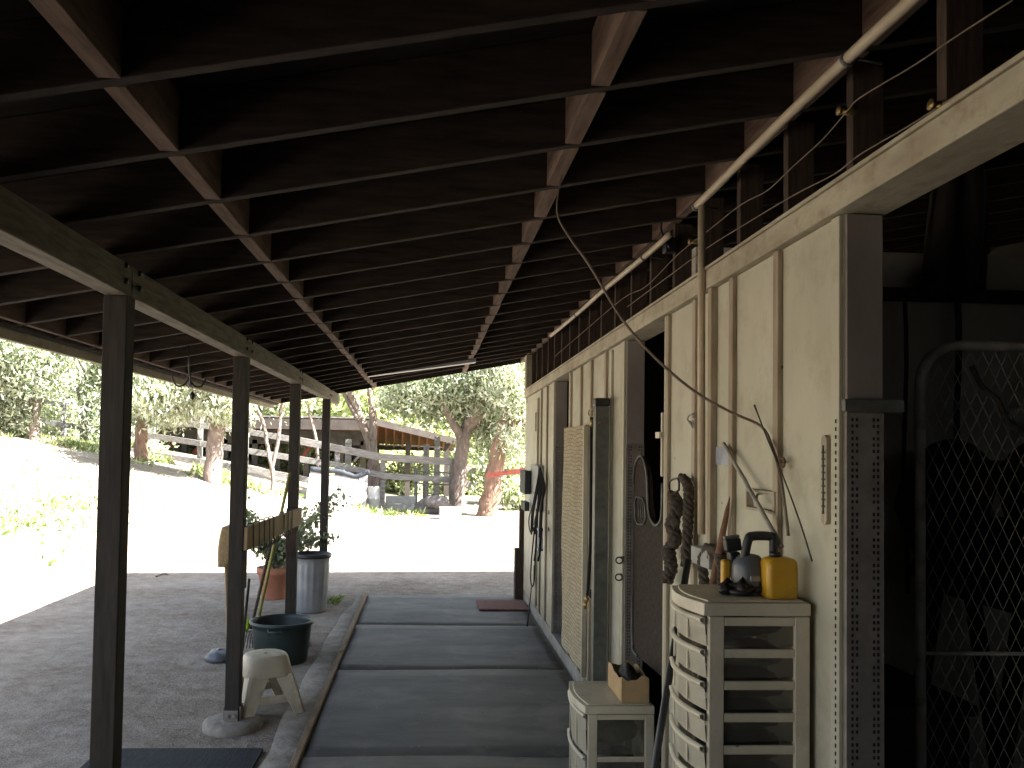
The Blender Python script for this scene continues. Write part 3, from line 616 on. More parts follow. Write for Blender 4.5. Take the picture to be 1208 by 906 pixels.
for (x, y, lb) in ((730.5, 661, 'black iron ring, upper of two on the white door post'), (730, 681, 'black iron ring, lower of two on the white door post')):
    p = PX(x, y, XW-.03); b = MB(); b.tube([(p.x+.0185*math.sin(t), p.y-.006*math.sin(t), p.z+.0185*math.cos(t)) for t in np.linspace(0, 6.283, 17)[:-1]], .0045, 7, closed=True); b.tube([(p.x, p.y, p.z+.018), (XW-.001, p.y, p.z+.02)], .004, 6)
    tag(b.build('tie_ring', 'black', origin=p), lb, 'ring', 'black rings on the door post')
b = MB(); b.box(XW-.014, XW-.0008, 4.97, 5.03, .13, 2.39); b.build('trim_board', 'cream', st, bevel=.002)
b = MB(); b.box(XW-.016, XW-.0009, 5.25, 5.29, .13, 2.39); b.build('trim_board', 'cream', st, bevel=.002)

# straps, whip and blue bottle at the far end
hs = thing('strap_bundle', PX(637, 552, XW-.07), 'bundle of black straps and reins looped on the far end of the wall', 'straps')
rr = random.Random(4)
for k in range(7):
    x0 = 632+k*1.6; L_ = rr.uniform(620, 665); b = MB()
    b.tube(catmull([PX(637, 552, XW-.08), PX(x0+1, 575, XW-.1+.008*k), PX(x0-2+rr.uniform(-2, 2), 600, XW-.1), PX(x0-4+rr.uniform(-3, 2), L_-15, XW-.1), PX(x0-5, L_, XW-.1)], 5), .010, 6); b.build('strap', 'blackrope', hs)
b = MB(); b.tube(catmull([PX(x, y, XW-.1) for x, y in ((636, 560), (630, 590), (624, 612), (626, 628), (632, 618), (633, 600))], 5), .006, 6); b.build('strap', 'blackrope', hs)
b = MB(); b.tube(catmull([PX(x, y, XW-.1) for x, y in ((631, 620), (627.5, 655), (626, 682), (628, 692), (630.5, 682), (631.5, 655), (634, 625))], 5), .007, 6); b.build('strap', 'blackrope', hs)
b = MB(); a = PX(627, 692, XW-.1); b.tube([a, PZ(622, 739, .03)], [.005, .009], 6)
tag(b.build('riding_crop', 'black', origin=a), 'thin black crop reaching from the strap bundle down to the floor', 'whip')
a = PX(637, 648, XW-.09); bt = thing('bottle', a, 'small blue capped bottle hanging below the straps on the far wall', 'bottle')
b = MB(); b.box(a.x-.02, a.x+.02, a.y-.045, a.y+.045, a.z+.01, a.z+.17); b.build('body', 'bluegrey', bt, bevel=.008)
b = MB(); b.box(a.x-.023, a.x+.023, a.y-.05, a.y+.05, a.z+.171, a.z+.20); b.box(a.x-.023, a.x+.023, a.y-.05, a.y+.05, a.z-.012, a.z+.0095); b.tube([(a.x, a.y, a.z+.19), (a.x, a.y-.01, a.z+.28)], .010, 8); b.build('cap', 'blue', bt, bevel=.004)
# timber stub post at the far corner
a = PZ(614, 708, 0); b = MB(); b.box(a.x-.07, a.x+.07, a.y-.02, a.y+.12, 0, .60); b.box(a.x-.02, a.x+.05, a.y+.0, a.y+.1, .601, 1.1)
tag(b.build('stub_post', 'stud', origin=a, bevel=.006), 'short thick brown timber post at the far corner of the wall', 'post')
# red-brown doormat
a = PZ(561, 709.5, .0); c = PZ(621, 723, 0); b = MB(); b.box(a.x, 1.13, c.y, a.y-.1, .026, .040); tag(b.build('doormat', 'redmat', origin=(a.x, c.y, .026), bevel=.004), 'flat red-brown doormat at the far end of the walkway', 'doormat')

# strip under far rafters
a = PY(432, 441, 9.25); c = PY(561, 424, 9.25); b = MB(); b.bar(a, c, .14, .07); tag(b.build('strip_light', 'galv', origin=a, bevel=.01), 'long unlit pale strip light under the rafters near the far roof end', 'strip light')

# ---------------- drawer towers ----------------
def tower(x0, x1, y0, y1, ztop, nd, pitch, zbase, label, group=None):
    t = thing('drawer_tower', ((x0+x1)/2, (y0+y1)/2, 0), label, 'drawer tower')
    # frame: corner posts and rails
    b = MB()
    pw = .045
    for yy in (y0, y1-pw*.5):
        b.box(x0+.012, x0+.012+pw, yy, yy+pw*.5, zbase, ztop-.04); b.box(x1-pw, x1, yy, yy+pw*.5, zbase, ztop-.04)
    for k in range(nd+1):
        z = ztop-.04-k*pitch
        for yy in (y0, y1-.012):
            b.box(x0+.012+pw+.0005, x1-pw-.0005, yy+.001, yy+.0115, z-.028, z-.002)
    b.box(x1-.008, x1-.001, y0+.0235, y1-.0235, zbase, ztop-.042)
    b.build('frame', 'whiteplastic', t, bevel=.003)
    b = MB(); n = 10; poly = [(x1, y0-.006), (x1, y1+.006)]+[(x0-.03*math.sin(math.pi*(i/n))-.006, y1+.006-(y1-y0+.012)*i/n) for i in range(n+1)]
    b.prism(poly, lambda u, v, q: (u, v, q), ztop-.037, ztop); poly2 = [(.5*(x0+x1)+(u-.5*(x0+x1))*.9, .5*(y0+y1)+(v-.5*(y0+y1))*.9) for u, v in poly]
    b.prism(poly2, lambda u, v, q: (u, v, q), ztop+.0005, ztop+.006)
    b.build('top', 'whiteplastic', t, bevel=.006)
    for k in range(nd):
        z1_ = ztop-.04-k*pitch; z0_ = z1_-pitch+.006
        b = MB(); n = 10; f = [(x0-.026*math.sin(math.pi*(i/n)), y0+.004+(y1-y0-.008)*i/n) for i in range(n+1)]
        g_ = [(u+.004, v) for u, v in f]
        vs = []; h0, h1 = z0_, z1_-.004
        for z in (h0, h0+(h1-h0)*.72, h1):
            for (u, v) in f: vs.append((u+(.006 if z == h0 else 0), v, z))
        b.add(vs, [(r_*(n+1)+i, r_*(n+1)+i+1, (r_+1)*(n+1)+i+1, (r_+1)*(n+1)+i) for r_ in range(2) for i in range(n)], 0, True)
        dw = b.build('drawer', 'drawerplastic', t)
        b = MB(); vs = []
        for (dx, z) in ((.0, h1-.020), (-.012, h1-.012), (-.014, h1-.003), (-.002, h1)):
            for (u, v) in f: vs.append((u+dx-.001, v, z))
        b.add(vs, [(r_*(n+1)+i, r_*(n+1)+i+1, (r_+1)*(n+1)+i+1, (r_+1)*(n+1)+i) for r_ in range(3) for i in range(n)], 0, True)
        b.build('drawer_handle', 'whiteplastic', dw)
        for i in (3, 8):
            b = MB(); u, v = f[i]; b.box(u-.003, u+.001, v-.004, v+.004, h0+.006, h1-.022); b.build('drawer_rib', 'whiteplastic', dw)
        b = MB(); b.box(x0+.03, x1-.03, y0+.012, y0+.014, z0_+.0, z1_-.0025); b.build('drawer_side', 'sideplastic', dw)
        b = MB(); b.box(x0+.03, x1-.03, y1-.014, y1-.012, z0_, z1_-.0025); b.build('drawer_side', 'sideplastic', dw)
        if k < 12:
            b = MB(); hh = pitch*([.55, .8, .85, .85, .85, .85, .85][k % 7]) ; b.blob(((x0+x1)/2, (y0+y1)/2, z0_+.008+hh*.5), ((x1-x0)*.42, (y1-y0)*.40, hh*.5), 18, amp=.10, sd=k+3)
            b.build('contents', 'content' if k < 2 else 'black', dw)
    return t
tower(.825, 1.14, 2.47, 2.79, 1.31, 13, .0935, .05, 'tall off-white plastic drawer tower against the near wall with clippers and jug on top')
tower(.80, 1.14, 4.17, 4.62, .50, 2, .205, .03, 'low off-white plastic drawer cart with a cardboard box on top')
# cardboard box on the low cart
z0 = .508; a = PZ(763, 825, z0); cb = thing('cardboard_box', (1.03, 4.38, z0), 'open tan cardboard box with a ragged rim on the low drawer cart', 'box')
x0, x1, y0, y1 = .985, 1.12, 4.20, 4.52; b = MB()
for (u0, v0, u1, v1) in ((x0, y0, x0, y1), (x1, y0, x1, y1), (x0, y0, x1, y0), (x0, y1, x1, y1)):
    n = 14
    vs = []
    for i in range(n+1):
        t_ = i/n; x, y = u0+(u1-u0)*t_, v0+(v1-v0)*t_; h = .118+.012*math.sin(i*.45+u0*9)+.004*math.sin(i*1.1+v0*5); ox, oy = (.004, 0) if u0 == u1 else (0, .004)
        vs += [(x-ox/2, y-oy/2, z0), (x+ox/2, y+oy/2, z0), (x+ox/2, y+oy/2, z0+h), (x-ox/2, y-oy/2, z0+h)]
    b.add(vs, [(4*i+k, 4*i+4+k, 4*i+4+(k+1) % 4, 4*i+(k+1) % 4) for i in range(n) for k in range(4)])
b.build('walls', 'card', cb)
b = MB(); b.box(x0+.004, x1-.004, y0+.004, y1-.004, z0+.001, z0+.005); b.build('base', 'card', cb)
b = MB(); b.blob(((x0+x1)/2, (y0+y1)/2, z0+.08), (.05, .12, .06), 12, amp=.2); b.build('contents', 'leather', cb)
# black pole leaning on the tall tower
b = MB(); p1 = PY(812, 660, 2.95); p0 = Vector((.55, 2.85, 0)); p0 = PY(772, 906, 2.75)
dirv = (p0-p1).normalized(); p00 = p1+dirv*((p1.z-.03)/-dirv.z)
b.tube([p00, p0, p1], .0125, 9); ob = b.build('broom_handle', 'black', origin=p00); tag(ob, 'long black pole leaning against the front of the tall drawer tower', 'pole')
b = MB(); b.tube(catmull([PY(795+dx, yy, 2.95) for dx, yy in ((8, 640), (2, 634), (-2, 641), (0, 652), (6, 654))], 4), .003, 6)

# things on the tall tower
ZT = 1.317
# yellow jug
jx, jy = 1.072, 2.535; jg = thing('yellow_jug', (jx, jy, ZT), 'yellow plastic jug on the right of the tall drawer tower top', 'jug')
def rrect(cx, cy, hx, hy, rad, n=6):
    out = []
    for (sx, sy, a0) in ((1, 1, 0), (-1, 1, 90), (-1, -1, 180), (1, -1, 270)):
        for i in range(n+1): t = R(a0+90*i/n); out.append((cx+sx*(hx-rad)+rad*math.cos(t), cy+sy*(hy-rad)+rad*math.sin(t)))
    return out
def loft(mb, secs, mi=0, sm=True):
    n = len(secs[0][0]); vs = []; fs = []
    for (pl_, z) in secs: vs += [(u, v, z) for u, v in pl_]
    for i in range(len(secs)-1):
        for k in range(n): fs.append((i*n+k, i*n+(k+1) % n, (i+1)*n+(k+1) % n, (i+1)*n+k))
    fs.append(tuple(range(n-1, -1, -1))); fs.append(tuple((len(secs)-1)*n+k for k in range(n))); mb.add(vs, fs, mi, sm)
b = MB(); loft(b, [(rrect(jx, jy, .048*s_, .04*s_, .018*s_), ZT+z) for z, s_ in ((0, .90), (.004, .97), (.012, 1), (.095, 1), (.108, .96), (.116, .86), (.121, .6), (.122, .35))]); b.build('body', 'yellow', jg)
b = MB(); b.lathe((jx-.012, jy, ZT+.1225), [(.017, 0), (.017, .012), (.014, .014)], 16); b.build('cap', 'black', jg)
# grey lantern
lx, ly = 1.005, 2.60; lt = thing('hand_lantern', (lx, ly, ZT), 'dark grey-blue hand lantern with a black carrying handle beside the yellow jug', 'lantern')
b = MB(); b.lathe((lx, ly, ZT), [(.044, 0), (.047, .006), (.047, .02), (.052, .03), (.052, .085), (.046, .10), (.03, .118), (.018, .122)], 24); b.build('body', 'greyplastic', lt)
b = MB(); b.box(lx-.016, lx+.016, ly-.0545, ly-.050, ZT+.045, ZT+.062); b.build('badge', 'galv', lt, bevel=.003)
b = MB(); o = (lx+.028, ly-.01)
for q in ([(-.05, 0, .09), (-.035, 0, .165), (-.02, 0, .178), (.035, 0, .178), (.045, 0, .165), (.045, 0, .0)],):
    pts = catmull([(o[0]+u, o[1]+v, ZT+w_) for u, v, w_ in q], 5); b.tube(pts, .0145, 8)
b.build('handle', 'black', lt)
b = MB(); b.box(lx-.075, lx-.048, ly+.02, ly+.05, ZT, ZT+.10); b.build('side_pack', 'yellow', lt, bevel=.008)
# clippers
cx, cy = .985, 2.63
cl = thing('hair_clippers', (cx, cy, ZT), 'black upright clippers standing on the drawer tower left of the lantern', 'clippers')
b = MB(); M1 = Matrix.Rotation(R(8), 3, 'Y')
b.obox((cx-.01, cy, ZT+.07), (.034, .03, .11), Matrix.Rotation(R(-8), 3, 'Y')); b.obox((cx-.022, cy, ZT+.147), (.05, .034, .04), Matrix.Rotation(R(-8), 3, 'Y')); b.build('body', 'black', cl, bevel=.006)
b = MB(); b.obox((cx-.026, cy, ZT+.171), (.046, .022, .008), Matrix.Rotation(R(-8), 3, 'Y')); b.build('blade', 'steel', cl)
b = MB(); b.tube(catmull([(cx, cy-.03, ZT+.02), (cx-.05, cy-.07, ZT+.012), (cx-.02, cy-.10, ZT+.014), (cx+.03, cy-.06, ZT+.03), (cx-.03, cy-.03, ZT+.045)], 6), .007, 7); b.build('cord', 'black', cl)
b = MB(); x = cx-.03
for i, (dx, dy, s_) in enumerate(((-.045, -.02, .026), (-.015, -.07, .03), (.03, -.06, .028), (0, -.03, .03), (-.06, -.05, .02))): b.blob((cx+dx, cy+dy, ZT+s_*.7), (s_, s_, s_*.75), 10, amp=.35, sd=i)
tag(b.build('black_pouch', 'leather', origin=(cx, cy-.05, ZT), bevel=0), 'crumpled black leather pouch at the foot of the clippers', 'pouch')
b = MB(); b.box(.90, .935, 2.66, 2.70, ZT, ZT+.012)

# ---------------- gate and tack room ----------------
GY = 2.62; g0 = PY(1085, 420, GY); gx = g0.x; gz = PY(1160, 408, GY).z
gt = thing('mesh_gate', (gx, GY, .1), 'tall round-cornered pipe gate with diamond mesh standing open by the corner post', 'gate')
rc = .13; path = [(gx, GY, .12), (gx, GY, gz-rc)]+[(gx+rc-rc*math.cos(t), GY, gz-rc+rc*math.sin(t)) for t in np.linspace(.15, math.pi/2, 8)]+[(gx+1.1-rc, GY, gz)]+[(gx+1.1-rc+rc*math.sin(t), GY, gz-rc+rc*math.cos(t)) for t in np.linspace(0, math.pi/2, 8)]+[(gx+1.1, GY, .12)]
b = MB(); b.tube(path, .016, 10); b.tube([(gx, GY, .12), (gx+1.1, GY, .12)], .016, 10); b.build('frame', 'gatepaint', gt)
zm = PY(1150, 771, GY).z; b = MB(); b.tube([(gx+.01, GY, zm), (gx+1.09, GY, zm)], .006, 8); b.build('mid_rail', 'gatepaint', gt)
b = MB(); dw, dh = .0208, .0432
def inside(x, z):
    if x < gx+.012 or x > gx+1.09 or z < .13 or z > gz-.01: return False
    for cxx, s_ in ((gx+rc, -1), (gx+1.1-rc, 1)):
        if (x-cxx)*s_ > 0 and z > gz-rc and math.hypot(x-cxx, z-gz+rc) > rc-.012: return False
    return True
ix = int(1.1/dw)+1; iz = int((gz-.1)/dh)+2
for i in range(ix):
    for j in range(iz):
        xa = gx+i*dw; za = .1+j*dh
        if (i+j) % 2 == 0: e = ((xa, za), (xa+dw, za+dh))
        else: e = ((xa, za+dh), (xa+dw, za))
        if inside(*e[0]) or inside(*e[1]):
            if inside(*e[0]) and inside(*e[1]): b.tube([(e[0][0], GY, e[0][1]), (e[1][0], GY, e[1][1])], .0013, 4)
b.build('diamond_mesh', 'gatepaint', gt)
# strap and snap hanging on the gate
hs = thing('hanging_lead', PY(1145, 440, GY-.03), 'dark lead with a metal snap hanging across the top of the mesh gate', 'lead')
b = MB(); b.tube(catmull([PY(x, y, GY-.03) for x, y in ((1146, 432), (1158, 455), (1175, 470), (1184, 487), (1190, 498), (1215, 515), (1240, 520))], 5), .009, 7); b.build('lead', 'rope', hs)
b = MB(); b.tube([PY(1188+6*math.cos(t), 494+7*math.sin(t), GY-.03) for t in np.linspace(0, 6.28, 11)[:-1]], .004, 6, closed=True); b.build('snap', 'steel', hs)
# tack against the partition
hs = thing('hanging_blanket', PY(1130, 340, 3.9), 'dark horse blanket draped over the high rail in the tack room', 'blanket')
b = MB(); nx, nz = 16, 10; vs = []
for j in range(nz+1):
    for i in range(nx+1):
        u, v = i/nx, j/nz; x0 = 1102-12*v; x1 = 1160+8*math.sin(v*3); p = PY(x0+(x1-x0)*u, 190+155*v, 3.86); vs.append((p.x, p.y+.03*math.sin(u*14+v*2), p.z))
b.add(vs, [(j*(nx+1)+i, j*(nx+1)+i+1, (j+1)*(nx+1)+i+1, (j+1)*(nx+1)+i) for j in range(nz) for i in range(nx)], 0, True)
o = b.build('cloth', 'leather', hs); mo = o.modifiers.new('s', 'SOLIDIFY'); mo.thickness = .02
for (x, y0, y1, wd, lb) in ((1067, 345, 700, .018, 'narrow black strap hanging left in the tack room beside the jamb'), (1129, 345, 610, .03, 'wider black strap hanging behind the mesh gate in the tack room')):
    a = PY(x, y0, 3.88); c = PY(x+2, y1, 3.88); b = MB(); pts = [a.lerp(c, i/8)+Vector((.008*math.sin(i), 0, 0)) for i in range(9)]
    for i in range(8): b.bar(pts[i], pts[i+1], wd, .006, upv=(0, 1, 0))
    tag(b.build('leather_strap', 'leather', origin=a), lb, 'strap', 'straps in the tack room')
# saddle on a stand
sa = PY(1168, 560, 3.4); sd = thing('saddle_stand', (sa.x, 3.4, 0), 'dark saddle on a wooden stand behind the mesh gate', 'saddle')
b = MB(); n = 24; m_ = 14; vs = []
for i in range(n+1):
    t = i/n; yy = 3.05+.62*t; zc = sa.z+.03+.10*abs(2*t-1)**3
    for k in range(m_+1):
        a_ = R(-75+150*k/m_); rr_ = .24+.02*math.sin(t*6); vs.append((sa.x+rr_*math.sin(a_)*1.05, yy, zc-.38+.38*math.cos(a_)-(.15 if k in (0, m_) else 0)*math.sin(t*3.1)))
b.add(vs, [(i*(m_+1)+k, (i+1)*(m_+1)+k, (i+1)*(m_+1)+k+1, i*(m_+1)+k+1) for i in range(n) for k in range(m_)], 0, True)
o = b.build('seat', 'leather', sd); mo = o.modifiers.new('s', 'SOLIDIFY'); mo.thickness = .03
b = MB(); b.blob((sa.x, 3.36, sa.z-.28), (.30, .34, .10), 20, amp=.06); b.blob((sa.x, 3.36, sa.z-.40), (.32, .34, .09), 20, amp=.06, sd=4); b.build('saddle_pad', 'blackrope', sd)
b = MB()
for sx in (-.2, .2):
    for yy in (3.1, 3.65): b.bar((sa.x+sx*1.3, yy, 0), (sa.x+sx*.4, yy, sa.z-.5), .05, .05)
b.box(sa.x-.1, sa.x+.1, 3.0, 3.75, sa.z-.52, sa.z-.46); b.build('stand', 'dark', sd)
b = MB(); b.box(XW+.30, XW+.95, 3.2, 3.8, .01, .75); b.box(XW+.28, XW+.97, 3.18, 3.82, .752, .80); tag(b.build('feed_bin', 'dark', origin=(XW+.6, 3.5, 0), bevel=.01), 'dark feed bin on the tack room floor behind the gate', 'bin')

# ---------------- things by the porch posts ----------------
# rack board and hooks
rk = thing('hook_rack', (-1.11, 6.5, 1.1), 'wooden rail with cleats fixed between two porch posts', 'hook rack')
b = MB(); b.hexa([(-1.130, 5.36, 1.10), (-1.106, 5.36, 1.10), (-1.106, 7.66, 1.06), (-1.130, 7.66, 1.06), (-1.130, 5.36, 1.245), (-1.106, 5.36, 1.245), (-1.106, 7.66, 1.21), (-1.130, 7.66, 1.21)]); b.build('rail', 'woodpole', rk, bevel=.003)
b = MB(); b.box(-1.222, -1.131, 7.515, 7.553, .83, 1.21); b.build('cleat', 'stud', rk, bevel=.003)
b = MB(); b.box(-1.17, -1.134, 5.447, 5.50, .85, 1.24); b.build('cleat', 'dark', rk, bevel=.003)
hk = None
hl = [(5.50, 'nearest the front post'), (5.69, 'second from the front post'), (5.87, 'third from the front post'), (6.05, 'fourth from the front post'), (6.22, 'in the middle of the rail'), (6.66, 'third from the rear post'), (6.85, 'second from the rear post'), (7.05, 'nearest the rear post')]
for (y, lb) in hl:
    z = 1.245-(y-5.36)*.0155; lb = 'black wire hook hung over the rack rail, '+lb
    if hk is None:
        hk = thing('bridle_hook', (-1.118, y, z), lb, 'hook', 'black wire hooks on the rack rail')
        b = MB(); b.tube(catmull([(-1.138, y, z-.07), (-1.138, y, z-.01), (-1.13, y, z+.012), (-1.106, y, z+.012), (-1.098, y, z-.01), (-1.097, y, z-.13)], 4), .0045, 6); b.build('hanger', 'black', hk)
        for s_ in (-1, 1):
            b = MB(); b.tube(catmull([(-1.097, y, z-.13), (-1.09, y+s_*.02, z-.165), (-1.07, y+s_*.035, z-.17), (-1.055, y+s_*.035, z-.14), (-1.053, y+s_*.035, z-.12)], 4), .0045, 6); b.build('prong', 'black', hk)
    else: copy_thing(hk, (-1.118, y, z), lb)
# broom
bp0 = PY(263, 620, 5.62); br = thing('straw_broom', (-1.30, 5.62, 0), 'upturned straw broom behind the second porch post', 'broom')
b = MB(); n = 14; x0 = PY(263, 667, 5.62)
loft(b, [(rrect(x0.x+.02+(.03)*t, 5.62, .035+.012*math.sin(t*3), .09+.05*t, .02), x0.z+(bp0.z-x0.z)*t) for t in np.linspace(0, 1, 8)]); b.build('bristles', 'straw', br)
b = MB(); b.tube([(-1.24, 5.60, .02), (x0.x+.02, 5.62, x0.z+.01)], .012, 8); b.build('handle', 'woodpole', br)
# rakes
def pole(pix0, pix1, Y0, Y1, r, mt, parent, nm='handle'):
    b = MB(); b.tube([PY(*pix0, Y0), PY(*pix1, Y1)], r, 8); return b.build(nm, mt, parent)
rkA = thing('garden_rake', PZ(298, 752, 0), 'rake with a yellow-green handle leaning towards the third porch post', 'rake')
pole((303, 738), (342, 558), 7.45, 7.47, .014, 'yellowpole', rkA)
b = MB(); hp = PY(301, 745, 7.4)
b.tube([hp+Vector((-.06, 0, .0)), hp+Vector((.08, 0, .02))], .007, 6)
for i in range(8): x = -.06+i*.02; b.tube(catmull([hp+Vector((x, 0, .02*i/8)), hp+Vector((x-.01, -.05, -.03)), hp+Vector((x-.01, -.07, -.09))], 3), .004, 5)
b.build('rake_head', 'black', rkA)
rkB = thing('manure_fork', PZ(292, 757, 0), 'dark handled fork with a lime green grip leaning beside the rake', 'fork')
pole((296, 742), (320, 640), 7.3, 7.42, .013, 'rope', rkB)
b = MB(); a = PY(291, 737, 7.25); b.blob(a, (.035, .03, .05), 10, amp=.25); b.build('grip', 'lime', rkB)
b = MB(); a2 = PY(293, 752, 7.25)
for i in range(6): b.tube([a2+Vector((-.03+.02*i, 0, .05)), a2+Vector((-.045+.024*i, -.08, -.07))], .004, 5)
b.build('tines', 'black', rkB)
stick('metal_rod', 'black', (-1.30, 6.1, .02), (-1.19, 5.85, .85), .010, .010, 'short black rod upright behind the second porch post', 'rod', wav=0)
b = MB(); a = PZ(258, 778, .0); b.blob((a.x, a.y, .03), (.10, .17, .05), 14, amp=.12, sd=5); tag(b.build('rubber_flap', 'greyplastic', origin=a), 'dark grey rounded lump on the dirt left of the second post', 'rubber scrap')
# paving slab under the stool
b = MB(); b.box(-1.22, -.885, 5.62, 6.86, -.03, .012); tag(b.build('paving_slab', 'conc', origin=(-1.2, 6, 0), bevel=.006), 'pale flat slab under the stool beside the kerb', 'slab')
# stool
sx, sy = -1.035, 5.68; ZS = .018; hS = .375
sto = thing('plastic_stool', (sx, sy, ZS), 'dusty white plastic step stool with four splayed legs beside the second post', 'stool')
ang = R(28)
def rot(u, v): return (sx+u*math.cos(ang)-v*math.sin(ang), sy+u*math.sin(ang)+v*math.cos(ang))
def sect(h_, s_, rad, off=0): return ([rot(u, v) for u, v in rrect(0, 0, s_, s_, rad)], ZS+h_)
b = MB(); loft(b, [sect(hS-.125, .158, .105), sect(hS-.12, .160, .105), sect(hS-.05, .146, .116), sect(hS-.015, .137, .118), sect(hS-.004, .131, .118), sect(hS, .122, .112)]); 
for i in range(-4, 5):
    for j in range(-4, 5):
        if i*i+j*j < 22 and not (i == 0 and j == 0):
            c = rot(i*.024, j*.024); b.box(c[0]-.008, c[0]+.008, c[1]-.008, c[1]+.008, ZS+hS+.0002, ZS+hS+.0022)
b.build('seat', 'whiteplastic', sto)
b = MB(); c = rot(0, 0); b.lathe((c[0], c[1], ZS+hS+.0005), [(.011, 0), (.011, .001)], 12); b.build('finger_hole', 'hole', sto)
for (ux, uy) in ((1, 1), (1, -1), (-1, 1), (-1, -1)):
    b = MB(); secs = []
    for t in np.linspace(0, 1, 9):
        cc = .121+(.192-.121)*t; wd = .105-.058*t; z = hS-.11-(hS-.11)*t
        pl_ = [(ux*cc-ux*wd, uy*cc+uy*.020), (ux*cc+ux*.006, uy*cc+uy*.024), (ux*cc+ux*.024, uy*cc+uy*.006), (ux*cc+ux*.020, uy*cc-uy*wd), (ux*cc-ux*.004, uy*cc-uy*wd), (ux*cc-ux*.006, uy*cc-uy*.006), (ux*cc-ux*wd, uy*cc-uy*.004)]
        if ux*uy < 0: pl_ = pl_[::-1]
        secs.append(([rot(u, v) for u, v in pl_], ZS+z))
    loft(b, secs, sm=False); b.build('leg', 'whiteplastic', sto, bevel=.003)
for q in range(4):
    a_ = R(90*q); b = MB(); c0 = .168
    def r4(u, v): return rot(u*math.cos(a_)-v*math.sin(a_), u*math.sin(a_)+v*math.cos(a_))
    p_ = [r4(c0, -.14), r4(c0+.008, -.14), r4(c0+.008, .14), r4(c0, .14)]; b.prism(p_, lambda u, v, t: (u, v, t), ZS+.09, ZS+.14)
    b.build('stretcher', 'whiteplastic', sto)
# tub
tx, ty = -1.165, 7.08; tb = thing('rubber_tub', (tx, ty, 0), 'dark green round rubber tub behind the white stool', 'tub')
b = MB(); b.lathe((tx, ty, 0), [(.205, 0), (.21, .01), (.238, .27), (.24, .30), (.258, .305), (.262, .318), (.258, .33), (.243, .332), (.236, .325), (.232, .30), (.205, .03), (.18, .026)], 40); b.build('shell', 'tub', tb)
b = MB(); b.tube([(tx-.06, ty-.255, .30), (tx-.055, ty-.285, .285), (tx+.055, ty-.285, .285), (tx+.06, ty-.255, .30)], .012, 8); b.build('grip', 'tub', tb)
# trash can
cx, cy = -1.22, 9.2; tc_ = thing('trash_can', (cx, cy, 0), 'ribbed grey trash can lined with a black bag by the last post', 'trash can')
b = MB(); b.lathe((cx, cy, 0), [(.165, 0), (.17, .015), (.172, .02), (.184, .30), (.193, .49), (.194, .51), (.198, .575), (.208, .585), (.208, .60), (.197, .602), (.19, .56), (.16, .05)], 64, wob=lambda a, z: 1+(.03*(math.sin(a*18)) if .02 < z < .5 else 0)); b.build('bin_body', 'galv', tc_)
b = MB(); b.lathe((cx, cy, 0), [(.212, .575), (.216, .595), (.211, .615), (.195, .618), (.185, .55), (.16, .45)], 40, wob=lambda a, z: 1+.015*math.sin(a*9+z*30)+.01*math.sin(a*17)); b.build('bag', 'black', tc_)
# terracotta pot with shrub
px_, py_ = -1.74, 9.95; pt = thing('potted_shrub', (px_, py_, 0), 'leafy shrub in a terracotta pot behind the third post', 'potted plant')
b = MB(); b.lathe((px_, py_, 0), [(.13, 0), (.135, .01), (.175, .28), (.195, .285), (.2, .36), (.185, .362), (.175, .33)], 36); b.build('pot', 'terra', pt)
b = MB(); b.lathe((px_, py_, 0), [(.17, .30), (.172, .32)], 20); b.build('soil', 'soil', pt)

# ---------------- foliage ----------------
def leafmesh(name, centers, size, mats, parent=None, origin=None, aspect=2.4, droop=.3, seed=1):
    g_ = np.random.default_rng(seed); n = len(centers); c = np.array(centers); o = np.array(ORG[parent.name] if parent else origin)
    d1 = g_.normal(size=(n, 3)); d1[:, 2] -= droop*1.5; d1 /= np.linalg.norm(d1, axis=1)[:, None]
    d2 = g_.normal(size=(n, 3)); d2 -= d1*(d1*d2).sum(1)[:, None]; d2 /= np.linalg.norm(d2, axis=1)[:, None]
    s_ = size*g_.uniform(.6, 1.3, n)[:, None]; a = d1*s_*.5*aspect**.5; b_ = d2*s_*.5/aspect**.5
    V = np.empty((n, 4, 3)); V[:, 0] = c-a; V[:, 1] = c+b_-a*.1; V[:, 2] = c+a; V[:, 3] = c-b_-a*.1; V -= o
    me = bpy.data.meshes.new(name); me.vertices.add(4*n); me.vertices.foreach_set('co', V.reshape(-1)); me.loops.add(4*n); me.loops.foreach_set('vertex_index', np.arange(4*n)); me.polygons.add(n)
    me.polygons.foreach_set('loop_start', np.arange(0, 4*n, 4)); 
    for mm in mats: me.materials.append(MT[mm])
    me.polygons.foreach_set('material_index', g_.choice(len(mats), n, p=None)); me.update(calc_edges=True); me.validate()
    ob = bpy.data.objects.new(name, me); COL.objects.link(ob)
    if parent: ob.parent = parent
    else: ob.location = o
    ORG[ob.name] = tuple(o); return ob
def clumps(blobs, per, seed, nclump=34, spread=.2):
    g_ = np.random.default_rng(seed); out = []
    for (c, r) in blobs:
        k = max(6, int(nclump*max(r)**1.3)); dd = g_.normal(size=(k, 3)); dd /= np.linalg.norm(dd, axis=1)[:, None]; rad = g_.uniform(.35, 1, k)**.5
        cc = np.array(c)+dd*rad[:, None]*np.array(r)
        for q in cc:
            m__ = int(per*g_.uniform(.5, 1.4)); sp = spread*g_.uniform(.6, 1.5); pp_ = q+g_.normal(size=(m__, 3))*sp*np.array([1, 1, .8]); out.append(pp_)
    return np.concatenate(out)
